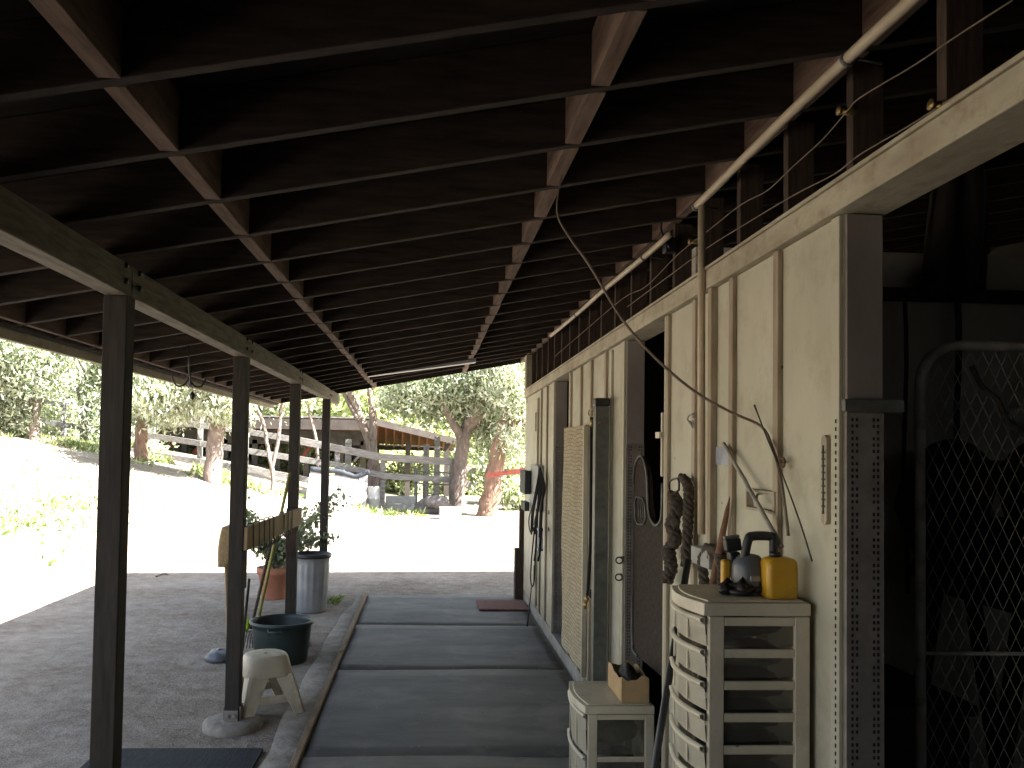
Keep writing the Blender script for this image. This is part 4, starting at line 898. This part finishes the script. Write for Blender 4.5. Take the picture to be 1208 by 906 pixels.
def tree(name, base, limbs, blobs, leaf, lm, label, bark='bark', per=42, seed=1, nclump=34, spread=.22, group=None, droop=.5, cat='tree', twigs=True):
    t = thing(name, base, label, cat, group)
    b = MB(); g_ = random.Random(seed); limbs = [(a_, r1_*.58, r2_*.62) for a_, r1_, r2_ in limbs]
    if leaf < .2: leaf *= .62; per = int(per*2.3); nclump = int(nclump*.66)
    for (pts, r0_, r1) in limbs:
        q = catmull(pts, 5); n = len(q); b.tube([p+Vector((g_.uniform(-1, 1), g_.uniform(-1, 1), 0))*r0_*.12 for p in q], [r0_+(r1-r0_)*(i/(n-1))**.8 for i in range(n)], 10)
    if twigs and limbs:
        for (c, r) in blobs:
            l = g_.choice(limbs); s_ = Vector(l[0][-1]); e = Vector(c)
            b.tube(catmull([s_, s_.lerp(e, .5)+Vector((g_.uniform(-.2, .2), g_.uniform(-.2, .2), .15)), e], 4), [l[2]*.8*(1-i/8)+.012 for i in range(9)], 6)
            for k in range(5):
                tip = e+Vector((g_.uniform(-1, 1)*r[0], g_.uniform(-1, 1)*r[1], g_.uniform(-1, 1)*r[2]))*.8
                b.tube([s_.lerp(e, .7), e.lerp(tip, .5)+Vector((0, 0, .05)), tip], [.022, .014, .006], 5)
    b.build('trunk', bark, t)
    if blobs: leafmesh('crown', clumps(blobs, per, seed, nclump, spread), leaf, lm, t, seed=seed, droop=droop, aspect=3.2)
    return t
def BL(x, y, Y, rx, ry, rz): return (tuple(PY(x, y, Y)), (rx, ry, rz))

# shrub in the pot
c0 = Vector((px_, py_, .34)); b = MB(); tips = []
rr = random.Random(11)
for k in range(24):
    a_ = rr.uniform(0, 6.28); L_ = rr.uniform(.4, .92); e = c0+Vector((math.cos(a_)*L_*.72+.1, math.sin(a_)*L_*.5, L_*rr.uniform(.5, 1.0)))
    m1 = c0.lerp(e, .5)+Vector((0, 0, .08)); q = catmull([c0, m1, e], 5); b.tube(q, [.008*(1-i/12) for i in range(len(q))], 5); tips += q[2:]
b.build('stems', 'barkdark', pt)
cs = []
for p in tips:
    for _ in range(9): cs.append(tuple(p+Vector((rr.gauss(0, .05), rr.gauss(0, .05), rr.gauss(0, .05)))))
leafmesh('leaves', cs, .055, ['leaf_a', 'leaf_b'], pt, aspect=1.5, seed=5)

# back trees
Y = 24.5
def G(x, Yv, dz=-.1): p = PY(x, 560, Yv); return (p.x, Yv, tz(p.x, Yv)+dz)
p = PY
tree('leaning_tree', G(540, 24), [([G(540, 24), p(541, 565, 24), p(545, 530, 24.1), p(549, 505, 24.2)], .42, .30), ([p(546, 520, 24.1), p(530, 490, 24), p(517, 460, 23.8), p(512, 440, 23.7), p(500, 415, 23.5)], .24, .13), ([p(549, 508, 24.2), p(556, 480, 24.5), p(552, 450, 24.8), p(556, 415, 25)], .27, .15)],
     [BL(500, 455, 24, 1.1, 1.2, .7), BL(530, 440, 24.5, 1.2, 1.4, .9), BL(560, 450, 24, 1.1, 1.2, .9), BL(575, 475, 24.5, .8, 1, .7), BL(590, 450, 24, 1.0, 1, .8), BL(520, 480, 25.2, .8, .8, .5), BL(585, 515, 24.8, .6, .8, .6), BL(480, 470, 25.5, .7, .8, .5), BL(610, 470, 23.5, .8, .8, .8), BL(565, 500, 25.5, .7, .7, .5),BL(600, 430, 22.5, .9, .8, .6)],
     .16, ['leaf_a', 'leaf_b', 'leaf_a', 'leaf_c'], 'dark forked tree with a dense grey-green crown beside the rock pile', 'barkdark', seed=3, nclump=46, per=44)
tree('bark_tree', G(577, 22.5), [([G(573, 22.5), p(580, 580, 22.5), p(584, 550, 22.5), p(592, 515, 22.5), p(602, 480, 22.5), p(608, 440, 22.5)], .50, .24), ([p(590, 535, 22.5), p(604, 505, 22.3), p(614, 492, 22.2)], .20, .15)],
     [BL(612, 440, 22, .9, .8, .8), BL(618, 500, 22, .5, .5, .8), BL(600, 465, 21.8, .5, .5, .5)], .15, ['leaf_c', 'leaf_a'], 'leaning tree with peeling red-brown bark nearest the stable corner', 'barkred', seed=5, nclump=40)
tree('twin_tree', G(441, 26), [([G(441, 26), p(441, 570, 26), p(440, 545, 26), p(438, 520, 26)], .34, .28), ([p(439, 530, 26), p(428, 500, 26), p(418, 475, 26), p(410, 455, 25.8), p(402, 430, 25.5)], .24, .14), ([p(439, 530, 26), p(441, 500, 26), p(438, 470, 26.2), p(434, 430, 26.3)], .24, .17)],
     [BL(395, 440, 26, 1.0, 1, .5), BL(436, 430, 26, 1, 1, .5)], .16, ['leaf_y', 'leaf_a'], 'bare twin-stemmed grey tree rising behind the white panels', 'bark', seed=7, nclump=24)
tree('thin_tree', G(322, 23.5), [([G(322, 23.5), p(322, 560, 23.5), p(316, 530, 23.5), p(311, 500, 23.5), p(303, 482, 23.4), p(296, 465, 23.2)], .12, .06), ([p(320, 555, 23.5), p(328, 520, 23.5), p(331, 490, 23.5), p(334, 465, 23.4)], .10, .07)],
     [BL(296, 455, 23.5, .7, .7, .35), BL(330, 460, 23.5, .7, .6, .3)], .14, ['leaf_c', 'leaf_a'], 'thin pale V-shaped young tree in front of the board fence', 'bark', seed=9, nclump=24)
tree('slim_tree', G(376, 25.5), [([G(378, 25.5), p(374, 530, 25.5), p(371, 510, 25.5), p(364, 485, 25.5), p(360, 460, 25.5)], .10, .06)], [BL(365, 462, 25.5, .9, .7, .4)], .15, ['leaf_y', 'leaf_a'], 'slim leaning grey sapling just left of the white panels', 'bark', seed=10, nclump=24)
tree('weeping_tree', G(252, 22), [([G(251, 22), p(253, 535, 22), p(257, 505, 22), p(258, 480, 22)], .40, .30), ([p(257, 495, 22), p(245, 470, 21.8), p(225, 450, 21.5)], .2, .1), ([p(258, 485, 22), p(268, 460, 22), p(280, 430, 22)], .2, .1)],
     [BL(190, 465, 21.5, .9, .8, .55), BL(218, 455, 21.5, 1.0, .8, .6), BL(247, 465, 21.3, .8, .7, .5), BL(265, 475, 21.6, .4, .5, .45), BL(198, 485, 21.6, .5, .5, .35), BL(180, 440, 21.5, .8, .7, .5), BL(275, 455, 21.5, .6, .6, .4)],
     .15, ['leaf_c', 'leaf_a', 'leaf_c'], 'broad drooping silver-leaved tree with a white trunk between the first and second posts', 'bark', seed=12, nclump=50, per=48, droop=1)
tree('shaded_tree', G(166, 23), [([G(166, 23), p(167, 510, 23), p(168, 480, 23), p(165, 440, 23)], .32, .2)], [BL(165, 460, 22.8, .6, .7, .9), BL(175, 430, 22.8, .8, .7, .5)], .15, ['leaf_a', 'leaf_b'], 'leafy tree with its trunk just right of the first porch post', 'barkred', seed=13, nclump=40)
tree('oak_tree', G(103, 26), [([G(100, 26), p(101, 500, 26), p(101, 475, 26), p(97, 462, 26)], .34, .28), ([p(99, 470, 26), p(90, 450, 26), p(81, 430, 25.8), p(77, 405, 25.6), p(72, 380, 25.5)], .27, .20), ([p(101, 470, 26), p(109, 450, 26), p(110, 425, 26), p(115, 390, 26)], .2, .14)],
     [BL(116, 500, 25.2, .3, .4, .6), BL(122, 460, 25.5, .5, .6, .8), BL(135, 420, 25.5, .9, .8, .6)], .15, ['leaf_a', 'leaf_b', 'leaf_c'], 'gnarled thick-limbed tree left of the first post beside the fence', 'bark', seed=15, nclump=42)
tree('grey_leaf_tree', G(40, 24), [([G(38, 24), p(42, 490, 24), p(45, 460, 24), p(35, 430, 24), p(20, 400, 23.8)], .26, .12), ([p(44, 465, 24), p(60, 440, 24), p(75, 425, 24)], .14, .07)],
     [BL(15, 410, 23.5, 1.3, 1, .8), BL(45, 430, 23.5, 1.1, 1, .8), BL(20, 450, 23.8, 1.2, 1, .8), BL(-20, 430, 23.5, 1.2, 1, 1), BL(-5, 478, 24, .7, .6, .5), BL(28, 490, 24, .3, .3, .3), BL(-40, 470, 24, 1.2, 1, 1), BL(85, 395, 24, .6, .5, .35), BL(100, 440, 27, .5, .5, .4)],
     .15, ['leaf_c', 'leaf_a', 'leaf_c', 'leaf_b'], 'spreading grey-leaved tree at the left edge above the fence', 'bark', seed=17, nclump=44, per=44)
bs = [(150, 530, 27, 1.0, .6, .7, 'low dark bush between fence rails left of the first post'), (62, 500, 28.5, .9, .8, .8, 'round green bush behind the far left fence rails'), (590, 560, 27.5, 1.0, .8, .7, 'bush behind the fence between the two big trees'), (612, 590, 25, .5, .5, .5, 'small bush at the wall corner under the fence')]
bs += [(470, 575, 33, 1.0, .5, .9, 'green reedy bush behind the fence left of the pipe gate'), (505, 570, 33.5, 1.0, .5, 1.0, 'green reedy bush behind the pipe gate'), (545, 572, 33, .9, .5, .9, 'green reedy bush behind the forked tree'), (430, 570, 34, .9, .5, .8, 'green reedy bush behind the twin-stemmed tree'), (345, 545, 34, 1.2, .5, .6, 'green bush behind the barn posts'), (225, 530, 35, 1.4, .5, .6, 'green bush seen through the left barn posts')]
for i, (x, y, Yv, a_, b_, c_, lb) in enumerate(bs):
    c = p(x, y, Yv); t = thing('bush', (c.x, Yv, tz(c.x, Yv)), lb, 'bush', 'bushes along the fence')
    leafmesh('foliage', clumps([(tuple(c), (a_, b_, c_))], 50, 40+i, 60, .2), .13, ['leaf_a', 'leaf_y'], t, seed=i)
    q = MB()
    for k in range(5): q.tube([(c.x+.05*k, Yv, tz(c.x, Yv)-.05), (c.x+(k-2)*a_*.3, Yv+.1*k, c.z)], [.03, .01], 5)
    q.build('stem', 'barkdark', t)
# distant trees behind the barn
ft = [(60, 455, 36, 1.8, 1.2, 1.6, 'leaf_a'), (140, 455, 37, 1.8, 1.2, 1.6, 'leaf_a'), (225, 440, 39, 2.4, 1.4, 1.6, 'leaf_b'), (300, 455, 40, 2.2, 1.4, 1.4, 'leaf_a'), (395, 455, 46, 3.2, 2.4, 2.6, 'leaf_y'), (470, 440, 50, 3.5, 2.6, 3.4, 'leaf_y'), (430, 470, 43, 2.2, 2, 1.8, 'leaf_y'), (540, 450, 48, 3.5, 2.5, 3.6, 'leaf_a'), (620, 450, 46, 3.4, 2.4, 4, 'leaf_a'), (330, 450, 48, 3.4, 2.4, 3, 'leaf_y'),
      (260, 430, 47, 3.6, 2.5, 3.6, 'leaf_a'), (180, 430, 46, 3.4, 2.5, 3.4, 'leaf_a'), (100, 420, 48, 3.6, 2.6, 3.8, 'leaf_y'), (20, 400, 46, 3.6, 2.6, 4, 'leaf_y'), (-60, 420, 44, 3.6, 2.6, 4, 'leaf_a'), (590, 540, 42, 2.8, 2, 2.4, 'leaf_y'), (500, 540, 44, 3, 2, 2.2, 'leaf_y'), (370, 545, 44, 3, 2, 2, 'leaf_a'), (260, 530, 44, 3, 2, 2, 'leaf_y')]
fl = ['smaller grey-green tree showing between the fence and the gnarled tree at far left', 'smaller tree hidden mostly by the first porch post', 'darker tree filling the gap behind the silver-leaved tree', 'small tree behind the thin V-shaped tree', 'pale sunlit tree behind the barn left of the twin stems', 'bright yellow-green tree above the barn roof ridge', 'small bright tree just over the barn roof corner', 'tall tree in the distance behind the forked dark tree', 'tall tree in the distance beyond the wall corner', 'distant tree above the left part of the barn roof',
      'distant tree showing over the second post', 'dark distant tree behind the silver-leaved tree', 'distant tree behind the gnarled tree', 'distant tree at the far left under the eave', 'distant tree beyond the left edge', 'low bright tree behind the right fence boards', 'low bright tree seen under the barn roof', 'low tree seen between the barn posts', 'low yellow-green tree seen through the left barn posts']
for i, (x, y, Yv, a_, b_, c_, lm) in enumerate(ft):
    c = p(x, y, Yv); gz_ = tz(c.x, Yv)
    tree('distant_tree', (c.x, Yv, gz_-.2), [([(c.x, Yv, gz_-.2), (c.x+.1, Yv, (gz_+c.z)/2), (c.x, Yv, max(gz_+.5, c.z))], .22, .1)], [((c.x, Yv, c.z), (a_, b_, c_)), ((c.x+a_*.5, Yv-.5, c.z-c_*.3), (a_*.6, b_*.6, c_*.6))], .30, [lm, 'leaf_y' if lm == 'leaf_y' else 'leaf_c', lm], fl[i], 'barkdark', per=26, seed=60+i, nclump=22, spread=.45, group='distant trees behind the barn', twigs=False)

# ---------------- far fence ----------------
def fY(x): return float(np.interp(x, [-60, 51, 250, 459, 540], [28, 27.5, 25.2, 24, 24.2]))
top = ([-40, 51, 96, 178, 291, 338, 459, 537], [462, 474, 481, 494, 509, 517, 541, 545])
r2 = ([-40, 46, 89, 178, 293, 336, 407, 443, 531], [482, 496, 504, 514, 532, 539, 550, 561, 566])
r3 = ([-40, 26, 124, 178, 240, 292, 337, 400, 455], [503, 514, 526, 536, 545, 553, 561, 574, 584])
fc = thing('board_fence', tuple(G(250, 25, 0)), 'long weathered grey board fence climbing the slope beyond the yard', 'fence')
pxs = [-35, 20, 75, 128, 180, 236, 290, 345, 398, 452, 533]
for x in pxs:
    Yv = fY(x)+.10; a = p(x, np.interp(x, *top)-4, Yv); q = MB(); q.box(a.x-.07, a.x+.07, Yv, Yv+.13, tz(a.x, Yv)-.3, a.z); q.build('post', 'greywood', fc, bevel=.01)
def rail(xa, xb, tab, ht):
    a = p(xa, np.interp(xa, *tab), fY(xa)); c = p(xb, np.interp(xb, *tab), fY(xb)); q = MB(); q.bar(a, c, .045, ht); q.build('rail', 'greywood', fc, bevel=.008)
for i in range(len(pxs)-1):
    xa, xb = pxs[i]-1, pxs[i+1]+1
    for tab, ht in ((top, .17 if i < 7 else .21), (r2, .17), (r3, .17)):
        if tab is r3 and xb > 456: continue
        if i == 2 and tab is top: continue
        rail(xa, xb, tab, ht)
# right fence section behind the two big trees
fc2 = thing('board_fence', G(585, 27, 0), 'short grey board fence partly hidden behind the two big trees', 'fence')
for x in (545, 583, 625): a = p(x, 548, 27.2); q = MB(); q.box(a.x-.07, a.x+.07, 27.1, 27.23, tz(a.x, 27)-.3, a.z); q.build('post', 'greywood', fc2, bevel=.01)
for (ya, yb) in ((552, 556), (570, 580), (595, 606)):
    q = MB(); q.bar(p(544, ya, 27), p(628, yb, 27), .045, .2); q.build('rail', 'greywood', fc2, bevel=.008)
q = MB(); q.bar(p(575, 561, 21.6), p(624, 554, 21.2), .06, .12); tag(q.build('red_rail', 'redwood', origin=p(600, 558, 21.4)), 'faded red wooden rail crossing in front of the leaning tree', 'rail')
# gate posts and low wall in front of the barn
gtp = thing('yard_gate', G(500, 24.6, 0), 'narrow grey pipe gate standing between fence posts beside the rock pile', 'gate')
for (x, y0_, y1_) in ((491, 552, 604), (502, 527, 590)): a = p(x, y0_, 24.6); q = MB(); q.tube([(a.x, 24.6, tz(a.x, 24)-.1), (a.x, 24.6, a.z)], .05, 8); q.build('gate_post', 'greywood', gtp)
q = MB()
for yy in (556, 570): q.tube([p(491, yy, 24.55), p(530, yy+2, 24.55)], .025, 6)
q.build('gate_rail', 'greywood', gtp)
for (x, y0_, lb) in ((411, 518, 'tall grey post standing behind the fence left of the twin trunk'), (516, 515, 'tall grey post behind the fence right of the pipe gate'), (503, 524, 'tall grey post behind the narrow pipe gate')):
    a = p(x, y0_, 26); q = MB(); q.box(a.x-.09, a.x+.09, 25.95, 26.1, -.2, a.z); tag(q.build('timber_post', 'greywood', origin=(a.x, 26, 0), bevel=.01), lb, 'post', 'tall timber posts behind the fence')
a = p(455, 585, 24.3); c = p(490, 605, 24.3); q = MB(); q.box(a.x, c.x, 24.35, 24.45, tz(a.x, 24.3)-.1, a.z-.24); q.box(a.x, c.x, 24.33, 24.43, a.z-.22, a.z); tag(q.build('plank_barrier', 'boxgrey', origin=(a.x, 24.4, 0), bevel=.01), 'low grey plank barrier below the fence rails', 'barrier')
# white panels
wp_ = thing('white_panels', tuple(G(400, 23.3, 0)), 'white sheet panels propped against the fence with a dark tarp on top', 'panel')
for (x0_, x1_, yt0, yt1) in ((366, 389, 556, 560), (390, 423, 560, 563), (424, 434, 561, 559)):
    a0, a1 = p(x0_, yt0, 23.5), p(x1_, yt1, 23.5); g0_, g1_ = p(x0_, 594, 23.2), p(x1_, 598, 23.2); z0_ = tz(a0.x, 23.2)
    q = MB(); q.hexa([(a0.x-.05, 23.1, z0_-.02), (a1.x-.02, 23.1, tz(a1.x, 23.1)-.02), (a1.x-.02, 23.14, tz(a1.x, 23.1)-.02), (a0.x-.05, 23.14, z0_-.02), (a0.x, 23.5, a0.z), (a1.x, 23.5, a1.z), (a1.x, 23.54, a1.z), (a0.x, 23.54, a0.z)]); q.build('sheet', 'whitepanel', wp_)
q = MB(); q.tube(catmull([p(x, y, 23.5) for x, y in ((366, 553), (385, 555), (400, 556), (412, 560), (422, 562), (436, 556))], 4), .07, 8); q.build('tarp', 'tarp', wp_)
# barrel, block, rocks
c = G(441, 23.4, 0); q = MB(); q.lathe(c, [(.17, 0), (.175, .02), (.17, .3), (.18, .31), (.17, .33), (.17, .6), (.175, .62), (.17, .64), (.15, .63)], 24); tag(q.build('metal_barrel', 'galv', origin=c), 'small shiny metal barrel beside the white panels', 'barrel')
rl = ['largest grey rock at the left of the pile', 'rounded rock in the middle of the pile', 'small rock at the right of the pile', 'rock on top of the pile', 'low rock at the back right of the pile']
for i, (x, y, s_) in enumerate(((504, 600, .36), (514, 603, .28), (524, 601, .26), (511, 592, .26), (521, 594, .25))):
    a = p(x, y, 23.2-.1*i); q = MB(); q.blob((a.x, a.y, max(a.z, s_*.4)), (s_, s_*.9, s_*.75), 12, amp=.1, sd=i+20); tag(q.build('rock', 'rock', origin=(a.x, a.y, 0)), rl[i]+' beside the yard gate', 'rock', 'rocks piled by the yard gate')
a = PZ(531, 613, 0); q = MB(); q.box(a.x-.27, a.x+.27, a.y, a.y+.4, -.02, .30); tag(q.build('stone_block', 'whitepanel', origin=a, bevel=.02), 'bright white block on the ground in front of the forked tree', 'block')

# ---------------- barn behind ----------------
BY = 30.0; bn = thing('open_barn', (PY(330, 520, BY).x, BY, 0), 'low open-sided barn with a flat dark roof and orange timbers beyond the fence', 'barn')
xl = p(150, 500, BY).x; xr = p(437, 500, BY).x; zt = p(437, 494, BY).z; zb_ = p(437, 508, BY).z
q = MB(); q.box(xl, xr, BY, BY+.08, zb_, zt); q.build('fascia', 'barnfascia', bn, bevel=.01)
q = MB(); q.box(xl, xr, BY-.02, BY+6, zt+.001, zt+.05); rf_ = q.build('roof', 'barnroof', bn)
q = MB(); z1_ = p(400, 520, BY+.6).z; q.box(xl+.3, xr-.3, BY+.9, BY+1.0, z1_-.15, zb_-.02); q.build('header', 'barndark', bn)
q = MB(); q.box(xl+.3, xr, BY+5.8, BY+5.9, 1.1, zb_); q.build('back_wall', 'barndark', bn)
for i in range(24): 
    x = xl+.2+i*(xr-xl-.3)/23; q = MB(); q.box(x-.03, x+.03, BY+.1, BY+5.7, zb_+.02, zt-.002); q.build('rafter', 'orange', rf_)
# right wing: sloping rake with exposed orange rafters
e0 = p(440, 497, BY); e1 = p(538, 521, BY+1.0); h1 = .20
q = MB(); q.bar(e0, e1, .06, .24); q.build('rake_board', 'barnfascia', bn, bevel=.01)
f0 = p(441, 523, BY+6); f1 = p(537, 527.5, BY+6)
q = MB(); q.hexa([(e0.x, e0.y+.04, e0.z+.09), (e1.x, e1.y+.04, e1.z+.09), f1, f0, (e0.x, e0.y+.04, e0.z+.13), (e1.x, e1.y+.04, e1.z+.13), f1+Vector((0, 0, .04)), f0+Vector((0, 0, .04))]); rw = q.build('wing_roof', 'orange', bn)
for i in range(10):
    t = (i+.5)/10; c = e0.lerp(e1, t); d_ = f0.lerp(f1, t); q = MB(); q.bar(c+Vector((0, .06, .02)), d_-Vector((0, 0, .07)), .07, .12); q.build('purlin', 'orange', rw)
q = MB(); q.bar(p(440, 527.5, BY+6.1), p(536, 529, BY+6.1), .12, .22); q.build('tie_beam', 'barnfascia', bn)
for (x, Yv) in ((172, 30.9), (206, 30.9), (217, 31), (234, 30.9), (265, 30.9), (300, 30.9), (327, 31), (361, 30.9), (402, 31), (428, 30.9), (481, 31.4), (527, 31.4), (350, 35), (250, 35), (190, 35)):
    a = p(x, 540, Yv); q = MB(); q.box(a.x-.09, a.x+.09, Yv, Yv+.18, tz(a.x, Yv)-.3, z1_); q.build('post', 'barndark' if x < 400 else 'barnfascia', bn)
for x in (180, 215, 345): a = p(x, 540, 30.9); q = MB(); q.bar((a.x+.1, 30.92, z1_-.9), (a.x+.7, 30.92, z1_-.15), .1, .1); q.build('brace', 'orange', bn)
q = MB(); q.bar(p(292, 568, 28), p(345, 573, 28), .05, .3); tag(q.build('low_board', 'tarp', origin=p(318, 570, 28)), 'dark low board seen under the fence behind the thin tree', 'board')

# ---------------- grass and weeds (stuff) ----------------
cs = []; cs2 = []
gg = np.random.default_rng(2)
for i in range(26000):
    x = gg.uniform(-14.5, 0); 
    f = np.interp(x, [-14, -6, -1], [26.6, 24.4, 23.4]); y = f-abs(gg.normal(0, .7))
    if math.sin(x*3.1)+math.sin(x*1.3+2)+.6*math.sin(y*4+x*2) < -.3 or (x > -4.2 and gg.uniform() < .93): continue
    h = gg.uniform(0, .10); y -= .35; cs.append((x, y, tz(x, y)+h))
o = leafmesh('grass', cs, .12, ['grass', 'leaf_y', 'dry'], origin=(0, 0, 0), aspect=5, droop=-.8, seed=3); tag(o, kind='stuff')
cen = [PZ(85, 628, 0), PZ(5, 640, 0), PZ(60, 600, .3), PZ(20, 612, .2), PZ(100, 600, .3), PZ(70, 660, 0), PZ(40, 585, .5), PZ(115, 630, 0)]
for (c, k, r_) in zip(cen, (330, 900, 30, 90, 30, 30, 30, 40), (.35, .6, .8, .8, .8, .5, 1, .5)):
    for _ in range(k): x = c.x+gg.normal(0, r_); y = c.y+gg.normal(0, r_); cs2.append((x, y, tz(x, y)+abs(gg.normal(0, .09))))
o = leafmesh('weeds', cs2, .075, ['grass', 'leaf_y'], origin=(0, 0, 0), aspect=2, droop=-.3, seed=4); tag(o, kind='stuff')
cs3 = [(gg.uniform(-1.0, -.6)-.35, 9.75+gg.normal(0, .12), abs(gg.normal(0, .02))) for _ in range(400)]
o = leafmesh('weed_strip', cs3, .035, ['grass', 'dry'], origin=(0, 0, 0), aspect=4, droop=-.8, seed=6); tag(o, kind='stuff')
# pebbles scattered on the dirt: real stones
b = MB()
for i in range(3200):
    y = random.uniform(3.6, 11); x = random.uniform(-4.2, -.95); r_ = random.uniform(.002, .0075)*(1.6 if random.random() < .1 else 1)
    c = (x, y, r_*.3); b.add([(c[0]-r_, c[1], c[2]), (c[0]+r_, c[1], c[2]), (c[0], c[1]-r_, c[2]), (c[0], c[1]+r_, c[2]), (c[0], c[1], c[2]+r_*.8), (c[0], c[1], c[2]-r_)], [(0, 2, 4), (2, 1, 4), (1, 3, 4), (3, 0, 4)])
tag(b.build('pebbles', 'whitepanel'), kind='stuff')
b = MB()
for i in range(260):
    y = random.uniform(2.6, 10.4); x = -.6+1.7*random.betavariate(.5, .5); L_ = random.uniform(.012, .05); a_ = random.uniform(0, 6.28); c = Vector((x, y, .0275)); d_ = Vector((math.cos(a_), math.sin(a_), .05))*L_*.5
    b.tube([c-d_, c+d_+Vector((0, 0, .002))], .0012, 4)
tag(b.build('straw_bits', 'dry'), kind='stuff')
# dark ribbed mat at bottom left
b = MB(); yy = PZ(200, 887, 0).y; 
for i in range(60): x = -1.82+i*.0152; b.box(x, x+.0115, 3.6, yy, .004, .022)
b.box(-1.82, -.91, 3.6, yy-.001, .002, .016); tag(b.build('ribbed_mat', 'ribmat', origin=(-1.4, 4.2, 0)), 'dark ribbed rubber mat on the dirt at the bottom left', 'mat')
# fallen twig
b = MB(); a = PZ(184, 681, 0); c = PZ(198, 678, 0); b.tube(catmull([a+Vector((0, 0, .01)), a.lerp(c, .5)+Vector((0, .06, .02)), c+Vector((0, 0, .01))], 4), .010, 6); tag(b.build('twig', 'barkdark', origin=a), 'small dark fallen twig on the shaded dirt near the sun edge', 'twig')
# hanging tack hook under the eave
hp = PY(222, 409, 5.3); hk2 = thing('tack_hook', hp, 'black four-pronged tack hook hanging under the left eave', 'tack hook')
b = MB(); b.tube([hp+Vector((0, 0, .03)), PY(223, 446, 5.3)], .005, 6); b.build('stem', 'black', hk2)
m0 = PY(223, 446, 5.3)
for k in range(4):
    a_ = R(20+90*k); dx, dy = math.cos(a_), math.sin(a_); b = MB(); b.tube(catmull([m0, m0+Vector((dx*.03, dy*.03, -.045)), m0+Vector((dx*.07, dy*.07, -.05)), m0+Vector((dx*.095, dy*.095, -.01)), m0+Vector((dx*.098, dy*.098, .02))], 4), .006, 6); b.build('prong', 'black', hk2)
b = MB(); b.tube(catmull([m0, PY(226, 455, 5.3), PY(228, 463, 5.3)], 3), .003, 5); b.blob(PY(227, 467, 5.3), (.017, .017, .025), 10, amp=.1); b.build('bob', 'black', hk2)
